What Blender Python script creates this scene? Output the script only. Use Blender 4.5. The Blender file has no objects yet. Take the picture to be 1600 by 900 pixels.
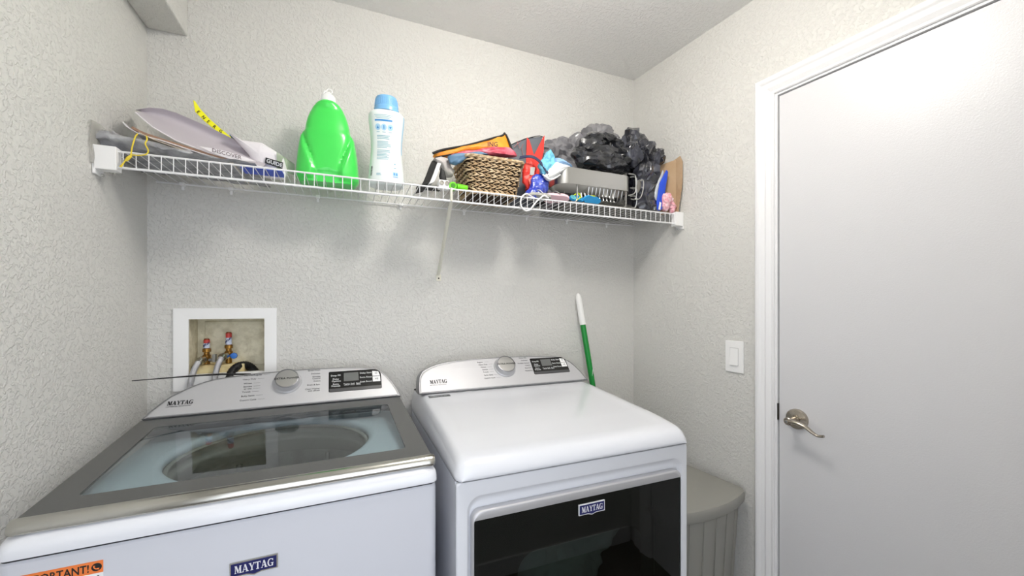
import bpy, bmesh, math, random
from mathutils import Vector, Matrix, noise
R = math.radians
S = bpy.context.scene
C = S.collection
rnd = random.Random(7)

# ------------------------------------------------------------------ camera, world, light, exposure
ZC = 1.325
cam = bpy.data.objects.new('camera', bpy.data.cameras.new('camera'))
C.objects.link(cam)
cam.location = (0, 0, ZC)
cam.rotation_euler = (R(90), 0, R(-22.4))
cam.data.sensor_width = 36
cam.data.lens = 622 / 1600 * 36
cam.data.shift_y = 25.6 / 1600
cam.data.clip_start = .01
S.camera = cam
S.view_settings.view_transform = 'Standard'
S.view_settings.look = 'None'
S.view_settings.gamma = 1
S.view_settings.use_curve_mapping = False
S.view_settings.exposure = 0.36
W = bpy.data.worlds.new('world')
S.world = W
W.use_nodes = True
W.node_tree.nodes['Background'].inputs[0].default_value = (.87, .92, 1.0, 1)
W.node_tree.nodes['Background'].inputs[1].default_value = 2.3
LAMP = (.53, .71, 2.36)
LAMP_EMIT = 50.0

# ------------------------------------------------------------------ materials
def lin(c):
    c = c / 255
    return c / 12.92 if c <= .04045 else ((c + .055) / 1.055) ** 2.4
def col(h):
    if isinstance(h, str):
        return tuple(lin(int(h[i:i + 2], 16)) for i in (0, 2, 4)) + (1,)
    return tuple(h) + (1,)
MATS = {}
def mat(name, c, rough=.5, metal=0, bump=None, spec=.5, coat=0, var=None, trans=0, sheen=0, alpha=1):
    """bump = (scale, detail, strength, distance, kind)"""
    if name in MATS: return MATS[name]
    m = bpy.data.materials.new(name); m.use_nodes = True
    nt = m.node_tree; N = nt.nodes; L = nt.links
    b = N['Principled BSDF']
    b.inputs['Base Color'].default_value = col(c)
    b.inputs['Roughness'].default_value = rough
    b.inputs['Metallic'].default_value = metal
    b.inputs['Specular IOR Level'].default_value = spec
    b.inputs['Coat Weight'].default_value = coat
    b.inputs['Coat Roughness'].default_value = .06
    b.inputs['Transmission Weight'].default_value = trans
    b.inputs['Sheen Weight'].default_value = sheen
    b.inputs['Alpha'].default_value = alpha
    tc = N.new('ShaderNodeTexCoord')
    if var:
        sc, c2, amt = var
        n = N.new('ShaderNodeTexNoise'); n.inputs['Scale'].default_value = sc; n.inputs['Detail'].default_value = 4
        L.new(tc.outputs['Object'], n.inputs['Vector'])
        r = N.new('ShaderNodeMapRange'); r.inputs[1].default_value = .4; r.inputs[2].default_value = .65
        r.inputs[4].default_value = amt
        L.new(n.outputs['Fac'], r.inputs[0])
        mx = N.new('ShaderNodeMix'); mx.data_type = 'RGBA'
        mx.inputs[6].default_value = col(c); mx.inputs[7].default_value = col(c2)
        L.new(r.outputs[0], mx.inputs[0]); L.new(mx.outputs[2], b.inputs['Base Color'])
    if bump:
        sc, det, st, dist, kind = bump
        if kind == 'brush':
            mp = N.new('ShaderNodeMapping'); mp.inputs['Scale'].default_value = (.03, 1, 1)
            L.new(tc.outputs['Object'], mp.inputs[0]); src = mp.outputs[0]
        else: src = tc.outputs['Object']
        n = N.new('ShaderNodeTexNoise'); n.inputs['Scale'].default_value = sc
        n.inputs['Detail'].default_value = det; n.inputs['Roughness'].default_value = .55
        n.inputs['Distortion'].default_value = .6 if kind == 'peel' else 0
        L.new(src, n.inputs['Vector'])
        out = n.outputs['Fac']
        if kind == 'peel':
            r = N.new('ShaderNodeMapRange'); r.interpolation_type = 'SMOOTHSTEP'
            r.inputs[1].default_value = .46; r.inputs[2].default_value = .60
            L.new(out, r.inputs[0]); out = r.outputs[0]
        bp = N.new('ShaderNodeBump'); bp.inputs['Strength'].default_value = st; bp.inputs['Distance'].default_value = dist
        L.new(out, bp.inputs['Height']); L.new(bp.outputs[0], b.inputs['Normal'])
    MATS[name] = m
    return m
def glassmat(name, tint, ior, rough=.0):
    m = bpy.data.materials.new(name); m.use_nodes = True
    nt = m.node_tree; N = nt.nodes; L = nt.links
    N.remove(N['Principled BSDF'])
    t = N.new('ShaderNodeBsdfTransparent'); t.inputs[0].default_value = col(tint)
    g = N.new('ShaderNodeBsdfGlossy'); g.inputs['Roughness'].default_value = rough
    f = N.new('ShaderNodeFresnel'); f.inputs[0].default_value = ior
    x = N.new('ShaderNodeMixShader')
    ge = N.new('ShaderNodeNewGeometry'); su = N.new('ShaderNodeMath'); su.operation = 'SUBTRACT'; su.inputs[0].default_value = 1
    mu = N.new('ShaderNodeMath'); mu.operation = 'MULTIPLY'      # mirror only off the outer side of the pane
    L.new(ge.outputs['Backfacing'], su.inputs[1]); L.new(su.outputs[0], mu.inputs[0]); L.new(f.outputs[0], mu.inputs[1])
    L.new(mu.outputs[0], x.inputs[0]); L.new(t.outputs[0], x.inputs[1]); L.new(g.outputs[0], x.inputs[2])
    L.new(x.outputs[0], N['Material Output'].inputs[0])
    return m
def emitmat(name, c, s):
    m = bpy.data.materials.new(name); m.use_nodes = True
    nt = m.node_tree; N = nt.nodes
    N.remove(N['Principled BSDF'])
    e = N.new('ShaderNodeEmission'); e.inputs[0].default_value = col(c); e.inputs[1].default_value = s
    nt.links.new(e.outputs[0], N['Material Output'].inputs[0])
    return m

wallM = mat('wall_paint', 'DBDAD6', .5, bump=(90, 3, .5, .0036, 'peel'), spec=.4)
ceilM = mat('ceiling_paint', 'F2F2F1', .7, bump=(80, 4, .5, .004, 'peel'), spec=.3)
trimM = mat('trim_paint', 'F1F1F3', .32)
doorM = mat('door_paint', 'DCDCDF', .34, bump=(260, 3, .35, .0012, 'noise'))
floorM = mat('floor_tile', '6E665C', .4, var=(6, '585148', .7))
whiteP = mat('white_plastic', 'F7F7F7', .35)
enamel = mat('white_enamel', 'E2E4EA', .22, coat=.4)
enamelB = mat('dimmed_white_enamel', 'D2D4DC', .3)  # the white enamel again, with the cabinets' dimmer light put into its colour
seamM = mat('dark_seam', '2A2B30', .7)
silver = mat('brushed_silver', 'C6C6C9', .44, metal=.45, bump=(900, 2, .05, .0005, 'brush'))
silverD = mat('dark_silver', '8F9093', .35, metal=.7)
chrome = mat('chrome_band', 'BDBCB6', .16, metal=1)
nickel = mat('satin_nickel', 'B7AFA3', .27, metal=1)
fritM = mat('lid_border_glass', '545554', .22, spec=.4)
deckM = mat('lid_deck_plastic', 'C3CFDA', .4)
blackG = mat('gloss_black', '0B0C0D', .1)
blackM = mat('matte_black', '161616', .6)
inkM = mat('printed_ink', '2E2E30', .8, spec=.1)
inkL = mat('light_ink', 'D8DADB', .6)
navy = mat('navy_enamel', '14185A', .3)
steel = mat('stainless', 'C2C2C0', .3, metal=1, bump=(300, 2, .04, .0005, 'brush'))
drumM = mat('drum_steel', 'A9AAA6', .35, metal=.6, var=(30, '8F908C', .6))
ringM = mat('balance_ring', '8B8D88', .45)
wireM = mat('shelf_enamel', 'EEEEF0', .35)
ivory = mat('ivory_brace', 'E2E0D2', .4)
beige = mat('box_beige', 'EAE4CC', .55, var=(40, 'B8AF8E', .5), bump=(60, 3, .25, .003, 'peel'))
brass = mat('brass', 'A67C3C', .35, metal=.9, var=(60, '6E4F28', .6))
copper = mat('copper', '8A4A30', .4, metal=.9)
rubber = mat('black_rubber', '1B1B1D', .45)
blueP = mat('blue_plastic', '2C6FC4', .35)
greyP = mat('grey_plastic', '8A8A84', .45)
binM = mat('bin_plastic', '94938C', .45, bump=(200, 2, .05, .001, 'noise'))
green = mat('green_bottle', '45DC58', .28, coat=.25)
capW = mat('white_cap', 'F4F5F4', .3)
bottleW = mat('white_bottle', 'E9F1F0', .3)
skyB = mat('sky_blue_cap', '7FB9E8', .25)
labB = mat('label_blue', '3F8FD0', .4)
labLB = mat('label_light_blue', 'A9D3EE', .4)
poleG = mat('green_pole', '0F8A35', .35)
gripW = mat('white_grip', 'F3F3F1', .5, bump=(500, 1, .4, .001, 'noise'))
paperW = mat('white_paper', 'E8E4E8', .6)
paperG = mat('grey_paper', 'C3BCC3', .6)
kraft = mat('kraft_paper', '9A7B66', .7)
cream = mat('cream_paper', 'E4D8C4', .7)
yellowM = mat('yellow_card', 'F3EF16', .5)
yellowC = mat('yellow_cord', 'E9CF3E', .7)
tealM = mat('teal_paper', '4F93AD', .5)
royal = mat('royal_blue_paper', '2350D6', .4)
clothW = mat('white_cloth', 'E6E8E8', .85, sheen=.2)
plasG = mat('grey_film', 'B2B3B7', .25, coat=.4, var=(25, '7F8086', .9), bump=(45, 4, .9, .006, 'noise'))
plasG2 = mat('grey_bag_film', '8E8D90', .25, coat=.4, var=(30, '6C6C73', .7), alpha=.93)
plasK = mat('black_bag_film', '15161A', .2, coat=.6, var=(30, '34363E', .7))
plasK2 = mat('charcoal_bag_film', '26272D', .2, coat=.6, var=(22, '4A4C58', .8))
orangeM = mat('orange_fabric', 'F08A1E', .45, var=(12, 'F7B53A', .7))
redM = mat('red_fabric', 'C03A50', .4, var=(30, 'E08A98', .8))
blueGy = mat('slate_blue_fabric', '5C7F9E', .5)
greyF = mat('grey_fabric', 'B0A9A6', .6, var=(20, 'D6D2CF', .7))
charM = mat('charcoal_fabric', '5E646C', .6)
scarlet = mat('scarlet_fabric', 'E23A30', .45)
blueF = mat('blue_film', '2A3FB0', .3, coat=.4, var=(30, '5A70D8', .7))
aquaM = mat('aqua_fabric', '79C6E0', .6)
paleB = mat('pale_blue_fabric', '8FB6E0', .7)
navyF = mat('navy_fabric', '161F4A', .6)
seag = mat('seagrass', 'A88C68', .8, var=(70, 'D9C4A4', .9), bump=(400, 2, .5, .001, 'noise'))
seagD = mat('weave_gap_shade', '3A2C1E', .9)  # near-black brown paints the shade between the woven strands
lime = mat('lime_plastic', '6FD81C', .35)
padG = mat('grey_tray', '77756F', .5)
flipB = mat('flip_blue', '2F9AD8', .55)
flipY = mat('flip_yellow', 'CBD62A', .5)
pinkM = mat('pink_cloth', 'E39AA8', .8, var=(60, 'F6E3E6', .8))
pinkS = mat('pale_pink', 'E8C4CC', .7)
card = mat('cardboard', 'B79C7E', .8, var=(15, 'A88A68', .5))
orangeL = mat('orange_label', 'F0803A', .5)
laundM = mat('laundry_cloth', 'C4C8C6', .9, var=(8, 'A9B0B4', .6))

# ------------------------------------------------------------------ mesh helpers
def obj(name, bm, m, parent=None, smooth=True, ang=35, keep=False):
    bmesh.ops.recalc_face_normals(bm, faces=bm.faces) if not keep else None
    if smooth:
        a = R(ang)
        for f in bm.faces: f.smooth = True
        for e in bm.edges:
            if len(e.link_faces) == 2 and e.calc_face_angle(0) > a: e.smooth = False
    me = bpy.data.meshes.new(name); bm.to_mesh(me); bm.free()
    for x in (m if isinstance(m, (list, tuple)) else [m]): me.materials.append(x)
    o = bpy.data.objects.new(name, me); C.objects.link(o)
    if smooth and len(me.polygons) < 20000:
        wn = o.modifiers.new('weighted_normals', 'WEIGHTED_NORMAL'); wn.keep_sharp = True
    if parent: o.parent = parent
    return o
def tag(o, label=None, cat=None, group=None, kind=None):
    if label: o['label'] = label
    if cat: o['category'] = cat
    if group: o['group'] = group
    if kind: o['kind'] = kind
    return o
def thing(name, label, cat, loc=(0, 0, 0), rz=0, group=None):
    o = bpy.data.objects.new(name, None); C.objects.link(o)
    o.location = loc; o.rotation_euler = (0, 0, rz); o.empty_display_size = .05
    return tag(o, label, cat, group)
def struct(name, bm, m, parent=None, smooth=False):
    o = obj(name, bm, m, parent, smooth)
    if not parent: o['kind'] = 'structure'
    return o
def B(): return bmesh.new()
def box(bm, x0, x1, y0, y1, z0, z1, bev=0, seg=2, T=None, mi=0):
    vs = [bm.verts.new((x, y, z)) for x in (x0, x1) for y in (y0, y1) for z in (z0, z1)]
    fs = [bm.faces.new([vs[i] for i in f]) for f in ((0, 1, 3, 2), (4, 6, 7, 5), (0, 4, 5, 1), (2, 3, 7, 6), (0, 2, 6, 4), (1, 5, 7, 3))]
    if bev:
        es = list({e for f in fs for e in f.edges})
        r = bmesh.ops.bevel(bm, geom=es, offset=bev, segments=seg, profile=.5, affect='EDGES')
        vs = list({v for f in r['faces'] for v in f.verts} | {v for f in fs if f.is_valid for v in f.verts})
        fs = list({f for v in vs for f in v.link_faces})
    for f in fs:
        if f.is_valid: f.material_index = mi
    if T:
        for v in vs: v.co = T(v.co)
    return vs
def tube(bm, pts, r, n=8, closed=False, mi=0, caps=True, flat=None):
    pts = [Vector(p) for p in pts]; N = len(pts)
    rs = r if isinstance(r, (list, tuple)) else [r] * N
    rings = []; up = None
    for i, p in enumerate(pts):
        a = pts[(i - 1) % N] if (i or closed) else p
        b = pts[(i + 1) % N] if (i < N - 1 or closed) else p
        t = (b - a).normalized()
        if up is None:
            up = Vector((0, 0, 1)) if abs(t.z) < .9 else Vector((1, 0, 0))
        s = t.cross(up).normalized(); up = s.cross(t).normalized()
        rr = rs[i]; fy = flat or 1
        rings.append([bm.verts.new(p + s * math.cos(2 * math.pi * k / n) * rr + up * math.sin(2 * math.pi * k / n) * rr * fy) for k in range(n)])
    for i in range(N if closed else N - 1):
        A, D = rings[i], rings[(i + 1) % N]
        for k in range(n):
            f = bm.faces.new((A[k], A[(k + 1) % n], D[(k + 1) % n], D[k])); f.material_index = mi
    if caps and not closed:
        bm.faces.new(rings[0][::-1]).material_index = mi; bm.faces.new(rings[-1]).material_index = mi
    return [v for q in rings for v in q]
def spline(pts, n=8):
    P = [Vector(p) for p in pts]; out = []
    for i in range(len(P) - 1):
        p0 = P[max(i - 1, 0)]; p1 = P[i]; p2 = P[i + 1]; p3 = P[min(i + 2, len(P) - 1)]
        for k in range(n):
            t = k / n
            out.append(.5 * ((2 * p1) + (p2 - p0) * t + (2 * p0 - 5 * p1 + 4 * p2 - p3) * t * t + (3 * p1 - p0 - 3 * p2 + p3) * t ** 3))
    out.append(P[-1]); return out
def loft(bm, rings, cap0=True, cap1=True, mi=0, closed=True):
    V = [[bm.verts.new(p) for p in r] for r in rings]
    n = len(V[0])
    for a, b in zip(V, V[1:]):
        for k in range(n if closed else n - 1):
            f = bm.faces.new((a[k], a[(k + 1) % n], b[(k + 1) % n], b[k])); f.material_index = mi
    if cap0: bm.faces.new(V[0][::-1]).material_index = mi
    if cap1: bm.faces.new(V[-1]).material_index = mi
    return V
def lathe(bm, prof, c=(0, 0, 0), n=32, sx=1, sy=1, cap0=True, cap1=True, T=None, mi=0):
    rings = []
    for r, z in prof:
        q = [Vector((c[0] + r * sx * math.cos(2 * math.pi * k / n), c[1] + r * sy * math.sin(2 * math.pi * k / n), c[2] + z)) for k in range(n)]
        rings.append([T(p) for p in q] if T else q)
    return loft(bm, rings, cap0, cap1, mi)
def rrect(x0, x1, y0, y1, r, n=8):
    out = []
    for cx, cy, a0 in ((x1 - r, y1 - r, 0), (x0 + r, y1 - r, 90), (x0 + r, y0 + r, 180), (x1 - r, y0 + r, 270)):
        for k in range(n + 1):
            a = R(a0 + 90 * k / n); out.append((cx + r * math.cos(a), cy + r * math.sin(a)))
    return out
def poly(bm, pts, d, T=None, mi=0):
    """polygon pts (x,y) extruded 0..d in z"""
    a = [bm.verts.new((x, y, 0)) for x, y in pts]; b = [bm.verts.new((x, y, d)) for x, y in pts]
    n = len(pts)
    fs = [bm.faces.new(a[::-1]), bm.faces.new(b)]
    for k in range(n): fs.append(bm.faces.new((a[k], a[(k + 1) % n], b[(k + 1) % n], b[k])))
    for f in fs: f.material_index = mi
    if T:
        for v in a + b: v.co = T(v.co)
def text(bm, s, size, T, d=.0003, mi=0, align='LEFT', xs=1, shear=0, bold=0):
    cu = bpy.data.curves.new('t', 'FONT'); cu.body = s; cu.size = size; cu.align_x = align; cu.shear = shear
    cu.extrude = d / 2; cu.resolution_u = 2; cu.offset = bold
    o = bpy.data.objects.new('t', cu); C.objects.link(o)
    dg = bpy.context.evaluated_depsgraph_get(); me = bpy.data.meshes.new_from_object(o.evaluated_get(dg))
    n0 = len(bm.verts); f0 = len(bm.faces)
    bm.from_mesh(me); bm.verts.ensure_lookup_table(); bm.faces.ensure_lookup_table()
    for v in bm.verts[n0:]: v.co = T(Vector((v.co.x * xs, v.co.y, v.co.z + d / 2)))
    for f in bm.faces[f0:]: f.material_index = mi
    bpy.data.objects.remove(o); bpy.data.curves.remove(cu); bpy.data.meshes.remove(me)
SER = {  # serif capitals on a unit-high body: lists of polygons, and the advance
 'M': ([[(.0, 0), (.3, 0), (.3, .07), (.0, .07)], [(.1, .07), (.2, .07), (.2, .93), (.1, .93)], [(0, .93), (.33, .93), (.33, 1), (0, 1)],
        [(.12, 1), (.36, 1), (.68, .2), (.52, 0)], [(.52, 0), (.6, .0), (.95, 1), (.86, 1)], [(.82, .07), (1.05, .07), (1.05, .93), (.82, .93)],
        [(.72, 0), (1.15, 0), (1.15, .07), (.72, .07)], [(.8, .93), (1.15, .93), (1.15, 1), (.8, 1)]], 1.2),
 'A': ([[(.0, 0), (.3, 0), (.3, .07), (.0, .07)], [(.1, .0), (.2, .0), (.52, 1), (.42, 1)], [(.38, 1), (.62, 1), (.98, 0), (.72, 0)],
        [(.6, 0), (1.08, 0), (1.08, .07), (.6, .07)], [(.22, .28), (.78, .28), (.78, .36), (.22, .36)]], 1.08),
 'Y': ([[(0, .93), (.42, .93), (.42, 1), (0, 1)], [(.06, 1), (.32, 1), (.62, .42), (.4, .42)], [(.5, .45), (.6, .42), (.92, 1), (.82, 1)],
        [(.7, .93), (1.02, .93), (1.02, 1), (.7, 1)], [(.4, 0), (.63, 0), (.63, .5), (.4, .5)], [(.28, 0), (.75, 0), (.75, .07), (.28, .07)]], 1.0),
 'T': ([[(0, .9), (.95, .9), (.95, 1), (0, 1)], [(0, .72), (.07, .72), (.07, 1), (0, 1)], [(.88, .72), (.95, .72), (.95, 1), (.88, 1)],
        [(.36, 0), (.59, 0), (.59, .95), (.36, .95)], [(.24, 0), (.71, 0), (.71, .07), (.24, .07)]], 1.0),
 'G': ([[(.95, .7), (.88, .7), (.8, .88), (.62, .93), (.45, .93), (.28, .75), (.24, .5), (.28, .25), (.45, .07), (.62, .07), (.72, .12), (.72, 0), (.5, -.02), (.25, .03), (.06, .25), (0, .5), (.06, .75), (.25, .97), (.5, 1.02), (.7, 1), (.85, .93), (.95, 1)],
        [(.72, 0), (.95, 0), (.95, .42), (.72, .42)], [(.58, .38), (1.05, .38), (1.05, .45), (.58, .45)]], 1.05)}
def serif(bm, s, h, T, width=None, d=.0004, mi=0, slant=0):
    tot = sum(SER[c][1] for c in s) * h
    kx = (width / tot if width else 1)
    x = 0
    for c in s:
        for k, p in enumerate(SER[c][0]):
            poly(bm, [((x + px + slant * py) * h * kx, py * h) for px, py in p], d * (1 + .04 * k), T, mi)
        x += SER[c][1]
def fr(o, a, b, n):
    o, a, b, n = map(Vector, (o, a, b, n))
    return lambda p: o + a * p[0] + b * p[1] + n * p[2]
def fbm(p, sc, oc=3):
    return sum(noise.noise(Vector(p) * sc * 2 ** i) / 2 ** i for i in range(oc))
def ridge(p, sc, oc=3):
    return sum((1 - abs(noise.noise(Vector(p) * sc * 2 ** i)) * 2) / 2 ** i for i in range(oc)) / 1.6
def resamp(pts, n):
    P = [Vector(p) for p in pts]; L = [0]
    for a, b in zip(P, P[1:] + P[:1]): L.append(L[-1] + (b - a).length)
    out = []; j = 0
    for i in range(n):
        d = L[-1] * i / n
        while L[j + 1] < d: j += 1
        a = P[j]; b = P[(j + 1) % len(P)]; out.append(a.lerp(b, (d - L[j]) / max(1e-9, L[j + 1] - L[j])))
    return out
def pillow(outline, y, T, amp=.004, sc=30, n=72, rings=9, slope=0, seed=0, mi=0, bm=None, pw=.5):
    """closed soft body: outline in (x,z) at depth y, thickness T each way, creased"""
    bm = bm or B()
    o = resamp([(x, z) for x, z in outline], n)
    c = sum(o, Vector((0, 0))) / n
    layers = []
    for side in (-1, 1):
        for k in range(rings + 1):
            s = math.cos(math.pi / 2 * k / rings) if side < 0 else math.cos(math.pi / 2 * (rings - k) / rings)
            if side > 0 and k == 0: s = 0
            if side > 0 and k == rings: continue
            s = max(s, .03)
            tt = (1 - s * s) ** pw * T * side
            ring = []
            for p in o:
                q = c + (p - c) * s
                w = Vector((q.x, y + tt * (-1 if True else 1) * -1, q.y))
                w.y += slope * (q.y - c.y)
                e = Vector((q.x + seed, w.y * 2, q.y))
                dn = ridge(e, sc, 3) - .5
                w.y += side * amp * dn * 2; w.x += amp * fbm(e, sc * .7, 2) ; w.z += amp * fbm(e + Vector((9, 9, 9)), sc * .7, 2)
                ring.append(w)
            layers.append((side, s, ring))
    neg = [r for sd, s, r in layers if sd < 0]          # edge -> centre
    pos = [r for sd, s, r in layers if sd > 0]          # centre -> edge
    loft(bm, neg[::-1] + pos[::-1], mi=mi)
    return bm
def blobmesh(blobs, voxel=.006, amp=.006, sc=28, seed=0, floor=1.7195, lim=None, oc=3, sq=(1, 1, 1), dec=0):
    """union of ellipsoids, voxel-remeshed and creased"""
    bm = B()
    for cx, cy, cz, rx, ry, rz in blobs:
        r = bmesh.ops.create_icosphere(bm, subdivisions=3, radius=1)
        for v in r['verts']: v.co = Vector((cx + v.co.x * rx, cy + v.co.y * ry, cz + v.co.z * rz))
    me = bpy.data.meshes.new('b'); bm.to_mesh(me); bm.free()
    o = bpy.data.objects.new('b', me); C.objects.link(o)
    md = o.modifiers.new('r', 'REMESH'); md.mode = 'VOXEL'; md.voxel_size = voxel
    dg = bpy.context.evaluated_depsgraph_get(); m2 = bpy.data.meshes.new_from_object(o.evaluated_get(dg))
    bm = B(); bm.from_mesh(m2); bm.normal_update()
    nn = [(v, v.normal.copy(), v.co.copy()) for v in bm.verts]
    for v, nrm, co in nn:
        p = co + Vector((seed, seed * 2, 0))
        warp = Vector((fbm(p, 9, 2), fbm(p + Vector((5, 0, 0)), 9, 2), fbm(p + Vector((0, 5, 0)), 9, 2))) * .05
        q = p + warp; q = Vector((q.x * sq[0], q.y * sq[1], q.z * sq[2]))
        d = (ridge(q, sc * .45, 1) - .5) * amp * 2.2 + (ridge(q, sc, oc) - .45) * amp * 1.5
        v.co = co + nrm * d
        if v.co.z < floor: v.co.z = floor
        if lim:
            for i, (a, b) in enumerate(lim):
                v.co[i] = min(max(v.co[i], a), b)
    if dec:
        me3 = bpy.data.meshes.new('d'); bm.to_mesh(me3); bm.free()
        o3 = bpy.data.objects.new('d', me3); C.objects.link(o3); md = o3.modifiers.new('d', 'DECIMATE'); md.ratio = dec
        dg = bpy.context.evaluated_depsgraph_get(); m4 = bpy.data.meshes.new_from_object(o3.evaluated_get(dg))
        bm = B(); bm.from_mesh(m4); bpy.data.objects.remove(o3); bpy.data.meshes.remove(me3); bpy.data.meshes.remove(m4)
    bpy.data.objects.remove(o); bpy.data.meshes.remove(me); bpy.data.meshes.remove(m2)
    return bm
def sheet(fn, nu, nv, th=.0006):
    """thin solid sheet: fn(u,v)->point, given real thickness th"""
    bm = B()
    P = [[Vector(fn(i / nu, j / nv)) for j in range(nv + 1)] for i in range(nu + 1)]
    nrm = [[None] * (nv + 1) for _ in range(nu + 1)]
    for i in range(nu + 1):
        for j in range(nv + 1):
            a = P[min(i + 1, nu)][j] - P[max(i - 1, 0)][j]; b = P[i][min(j + 1, nv)] - P[i][max(j - 1, 0)]
            nrm[i][j] = a.cross(b).normalized()
    A = [[bm.verts.new(P[i][j] + nrm[i][j] * th / 2) for j in range(nv + 1)] for i in range(nu + 1)]
    D = [[bm.verts.new(P[i][j] - nrm[i][j] * th / 2) for j in range(nv + 1)] for i in range(nu + 1)]
    for i in range(nu):
        for j in range(nv):
            bm.faces.new((A[i][j], A[i + 1][j], A[i + 1][j + 1], A[i][j + 1]))
            bm.faces.new((D[i][j + 1], D[i + 1][j + 1], D[i + 1][j], D[i][j]))
    for i in range(nu):
        bm.faces.new((A[i][0], D[i][0], D[i + 1][0], A[i + 1][0])); bm.faces.new((A[i + 1][nv], D[i + 1][nv], D[i][nv], A[i][nv]))
    for j in range(nv):
        bm.faces.new((A[0][j + 1], D[0][j + 1], D[0][j], A[0][j])); bm.faces.new((A[nu][j], D[nu][j], D[nu][j + 1], A[nu][j + 1]))
    return bm

# ------------------------------------------------------------------ the room
YB, XL, H = 1.6, -.586, 2.438
SK = R(5.6); CX = 1.314
TX, TY = math.sin(SK), -math.cos(SK); NX, NY = -math.cos(SK), -math.sin(SK)
def RW(p):   # right-wall frame: (distance from back corner, off the wall into the room, height)
    return Vector((CX + p[0] * TX + p[1] * NX, YB + p[0] * TY + p[1] * NY, p[2]))
b = B(); box(b, -2.2, 2.4, -3.2, 1.95, -.06, 0); struct('floor', b, floorM)
b = B(); box(b, -1.0, 1.9, -.35, 1.95, H, H + .06); struct('ceiling', b, ceilM)
HX0, HX1, HZ0, HZ1 = -.486, -.258, 1.070, 1.284       # hole for the laundry valve box
b = B()
box(b, -.72, HX0, YB, YB + .13, 0, H); box(b, HX1, 1.46, YB, YB + .13, 0, H)
box(b, HX0, HX1, YB, YB + .13, 0, HZ0); box(b, HX0, HX1, YB, YB + .13, HZ1, H)
struct('wall_back', b, wallM)
b = B(); box(b, XL - .12, XL, -.18, YB, 0, H); struct('wall_left', b, wallM)
DW0, DW1, DZ = .676, 1.492, 2.052
b = B()
box(b, 0, DW0 - .018, -.12, 0, 0, H, T=RW); box(b, DW1 + .018, 1.72, -.12, 0, 0, H, T=RW); box(b, DW0 - .018, DW1 + .018, -.12, 0, DZ + .018, H, T=RW)
struct('wall_right', b, wallM)
b = B()   # wall behind the camera, with the doorway the photo was taken from
box(b, XL, -.42, -.18, -.06, 0, H); box(b, .48, 1.475, -.18, -.06, 0, H); box(b, -.42, .48, -.18, -.06, 2.06, H)
struct('wall_front', b, wallM)
b = B(); box(b, XL, -.482, -.06, YB, 2.196, H, bev=.004); struct('trim_1', b, wallM)   # boxed soffit
# baseboards
b = B(); box(b, XL, .9, YB - .012, YB, 0, .085); box(b, .9, 1.30, YB - .012, YB, 0, .085); struct('baseboard_back', b, trimM)
b = B(); box(b, .55, 1.46, -.06, -.046, 0, .085, bev=.003); struct('baseboard_front', b, trimM)
b = B(); box(b, .02, DW0 - .075, 0, .012, 0, .085, T=RW); box(b, DW1 + .075, 1.62, 0, .012, 0, .085, T=RW); struct('baseboard_right', b, trimM)
# door jamb, casing and slab
b = B()
box(b, DW0 - .018, DW0, -.12, .001, 0, DZ + .018, T=RW); box(b, DW1, DW1 + .018, -.12, .001, 0, DZ + .018, T=RW); box(b, DW0, DW1, -.12, .001, DZ, DZ + .018, T=RW)
box(b, DW0, DW0 + .012, -.12, -.052, 0, DZ, T=RW); box(b, DW1 - .012, DW1, -.12, -.052, 0, DZ, T=RW); box(b, DW0, DW1, -.12, -.052, DZ - .012, DZ, T=RW)
struct('trim_2', b, trimM)
prof = [(0, 0), (0, .006), (.003, .009), (.008, .0092), (.010, .0075), (.014, .010), (.024, .0145), (.030, .0115), (.033, .013), (.040, .015), (.046, .019), (.052, .021), (.058, .020), (.063, .015), (.064, 0)]
def casing(T, a0, a1, zt):
    b = B(); rings = []
    for (s, hh) in prof:
        rings.append([T((a0 - s, hh, 0)), T((a0 - s, hh, zt + s)), T((a1 + s, hh, zt + s)), T((a1 + s, hh, 0))])
    loft(b, rings, False, False, closed=False)
    return b
o = obj('trim_3', casing(RW, DW0 - .007, DW1 + .007, DZ + .007), trimM, ang=12); o['kind'] = 'structure'
FT = lambda p: Vector((p[0], -.06 + p[1], p[2]))
o = obj('trim_4', casing(FT, -.42, .48, 2.06), trimM, ang=12); o['kind'] = 'structure'
b = B(); box(b, DW0 + .003, DW1 - .003, -.048, -.004, .008, DZ - .004, bev=.002, T=RW)
door = struct('door_1', b, doorM, smooth=True)
b = B(); box(b, DW0 - .0005, DW0 + .004, -.0035, .0015, .925, .982, T=RW); obj('strike_plate', b, mat('dark_bronze', '3B3530', .4, metal=.8), door)
b = B()   # lever handle: rose, hub and lever
HT = lambda p: RW((.737 + p[0], -.004 + p[2], .942 + p[1]))
lathe(b, [(.0335, 0), (.0335, .006), (.031, .010), (.022, .0125), (.015, .014), (.0135, .02)], n=40, T=HT)
tube(b, [HT((0, 0, .018)), HT((0, 0, .05))], .0115, 20)
lever = spline([(0, .0, .052), (.012, .002, .057), (.03, .001, .058), (.052, -.006, .057), (.07, -.018, .056), (.084, -.024, .055), (.1, -.021, .054)], 6)
tube(b, [HT(p) for p in lever], [.0125 - .0065 * min(1, i / (len(lever) - 1) * 1.3) for i in range(len(lever))], 14, flat=.72)
lathe(b, [(.0125, 0), (.0125, .006), (.010, .008)], n=24, T=lambda p: HT((p[0], p[1], p[2] + .054)))
tag(obj('door_handle', b, nickel, door), 'satin nickel lever handle with round rose')
b = B(); lathe(b, [(.0045, 0), (.0045, .004), (.003, .006)], n=16, T=lambda p: HT((p[0], p[1], p[2] + .0615))); obj('lock_button', b, chrome, door)

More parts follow.
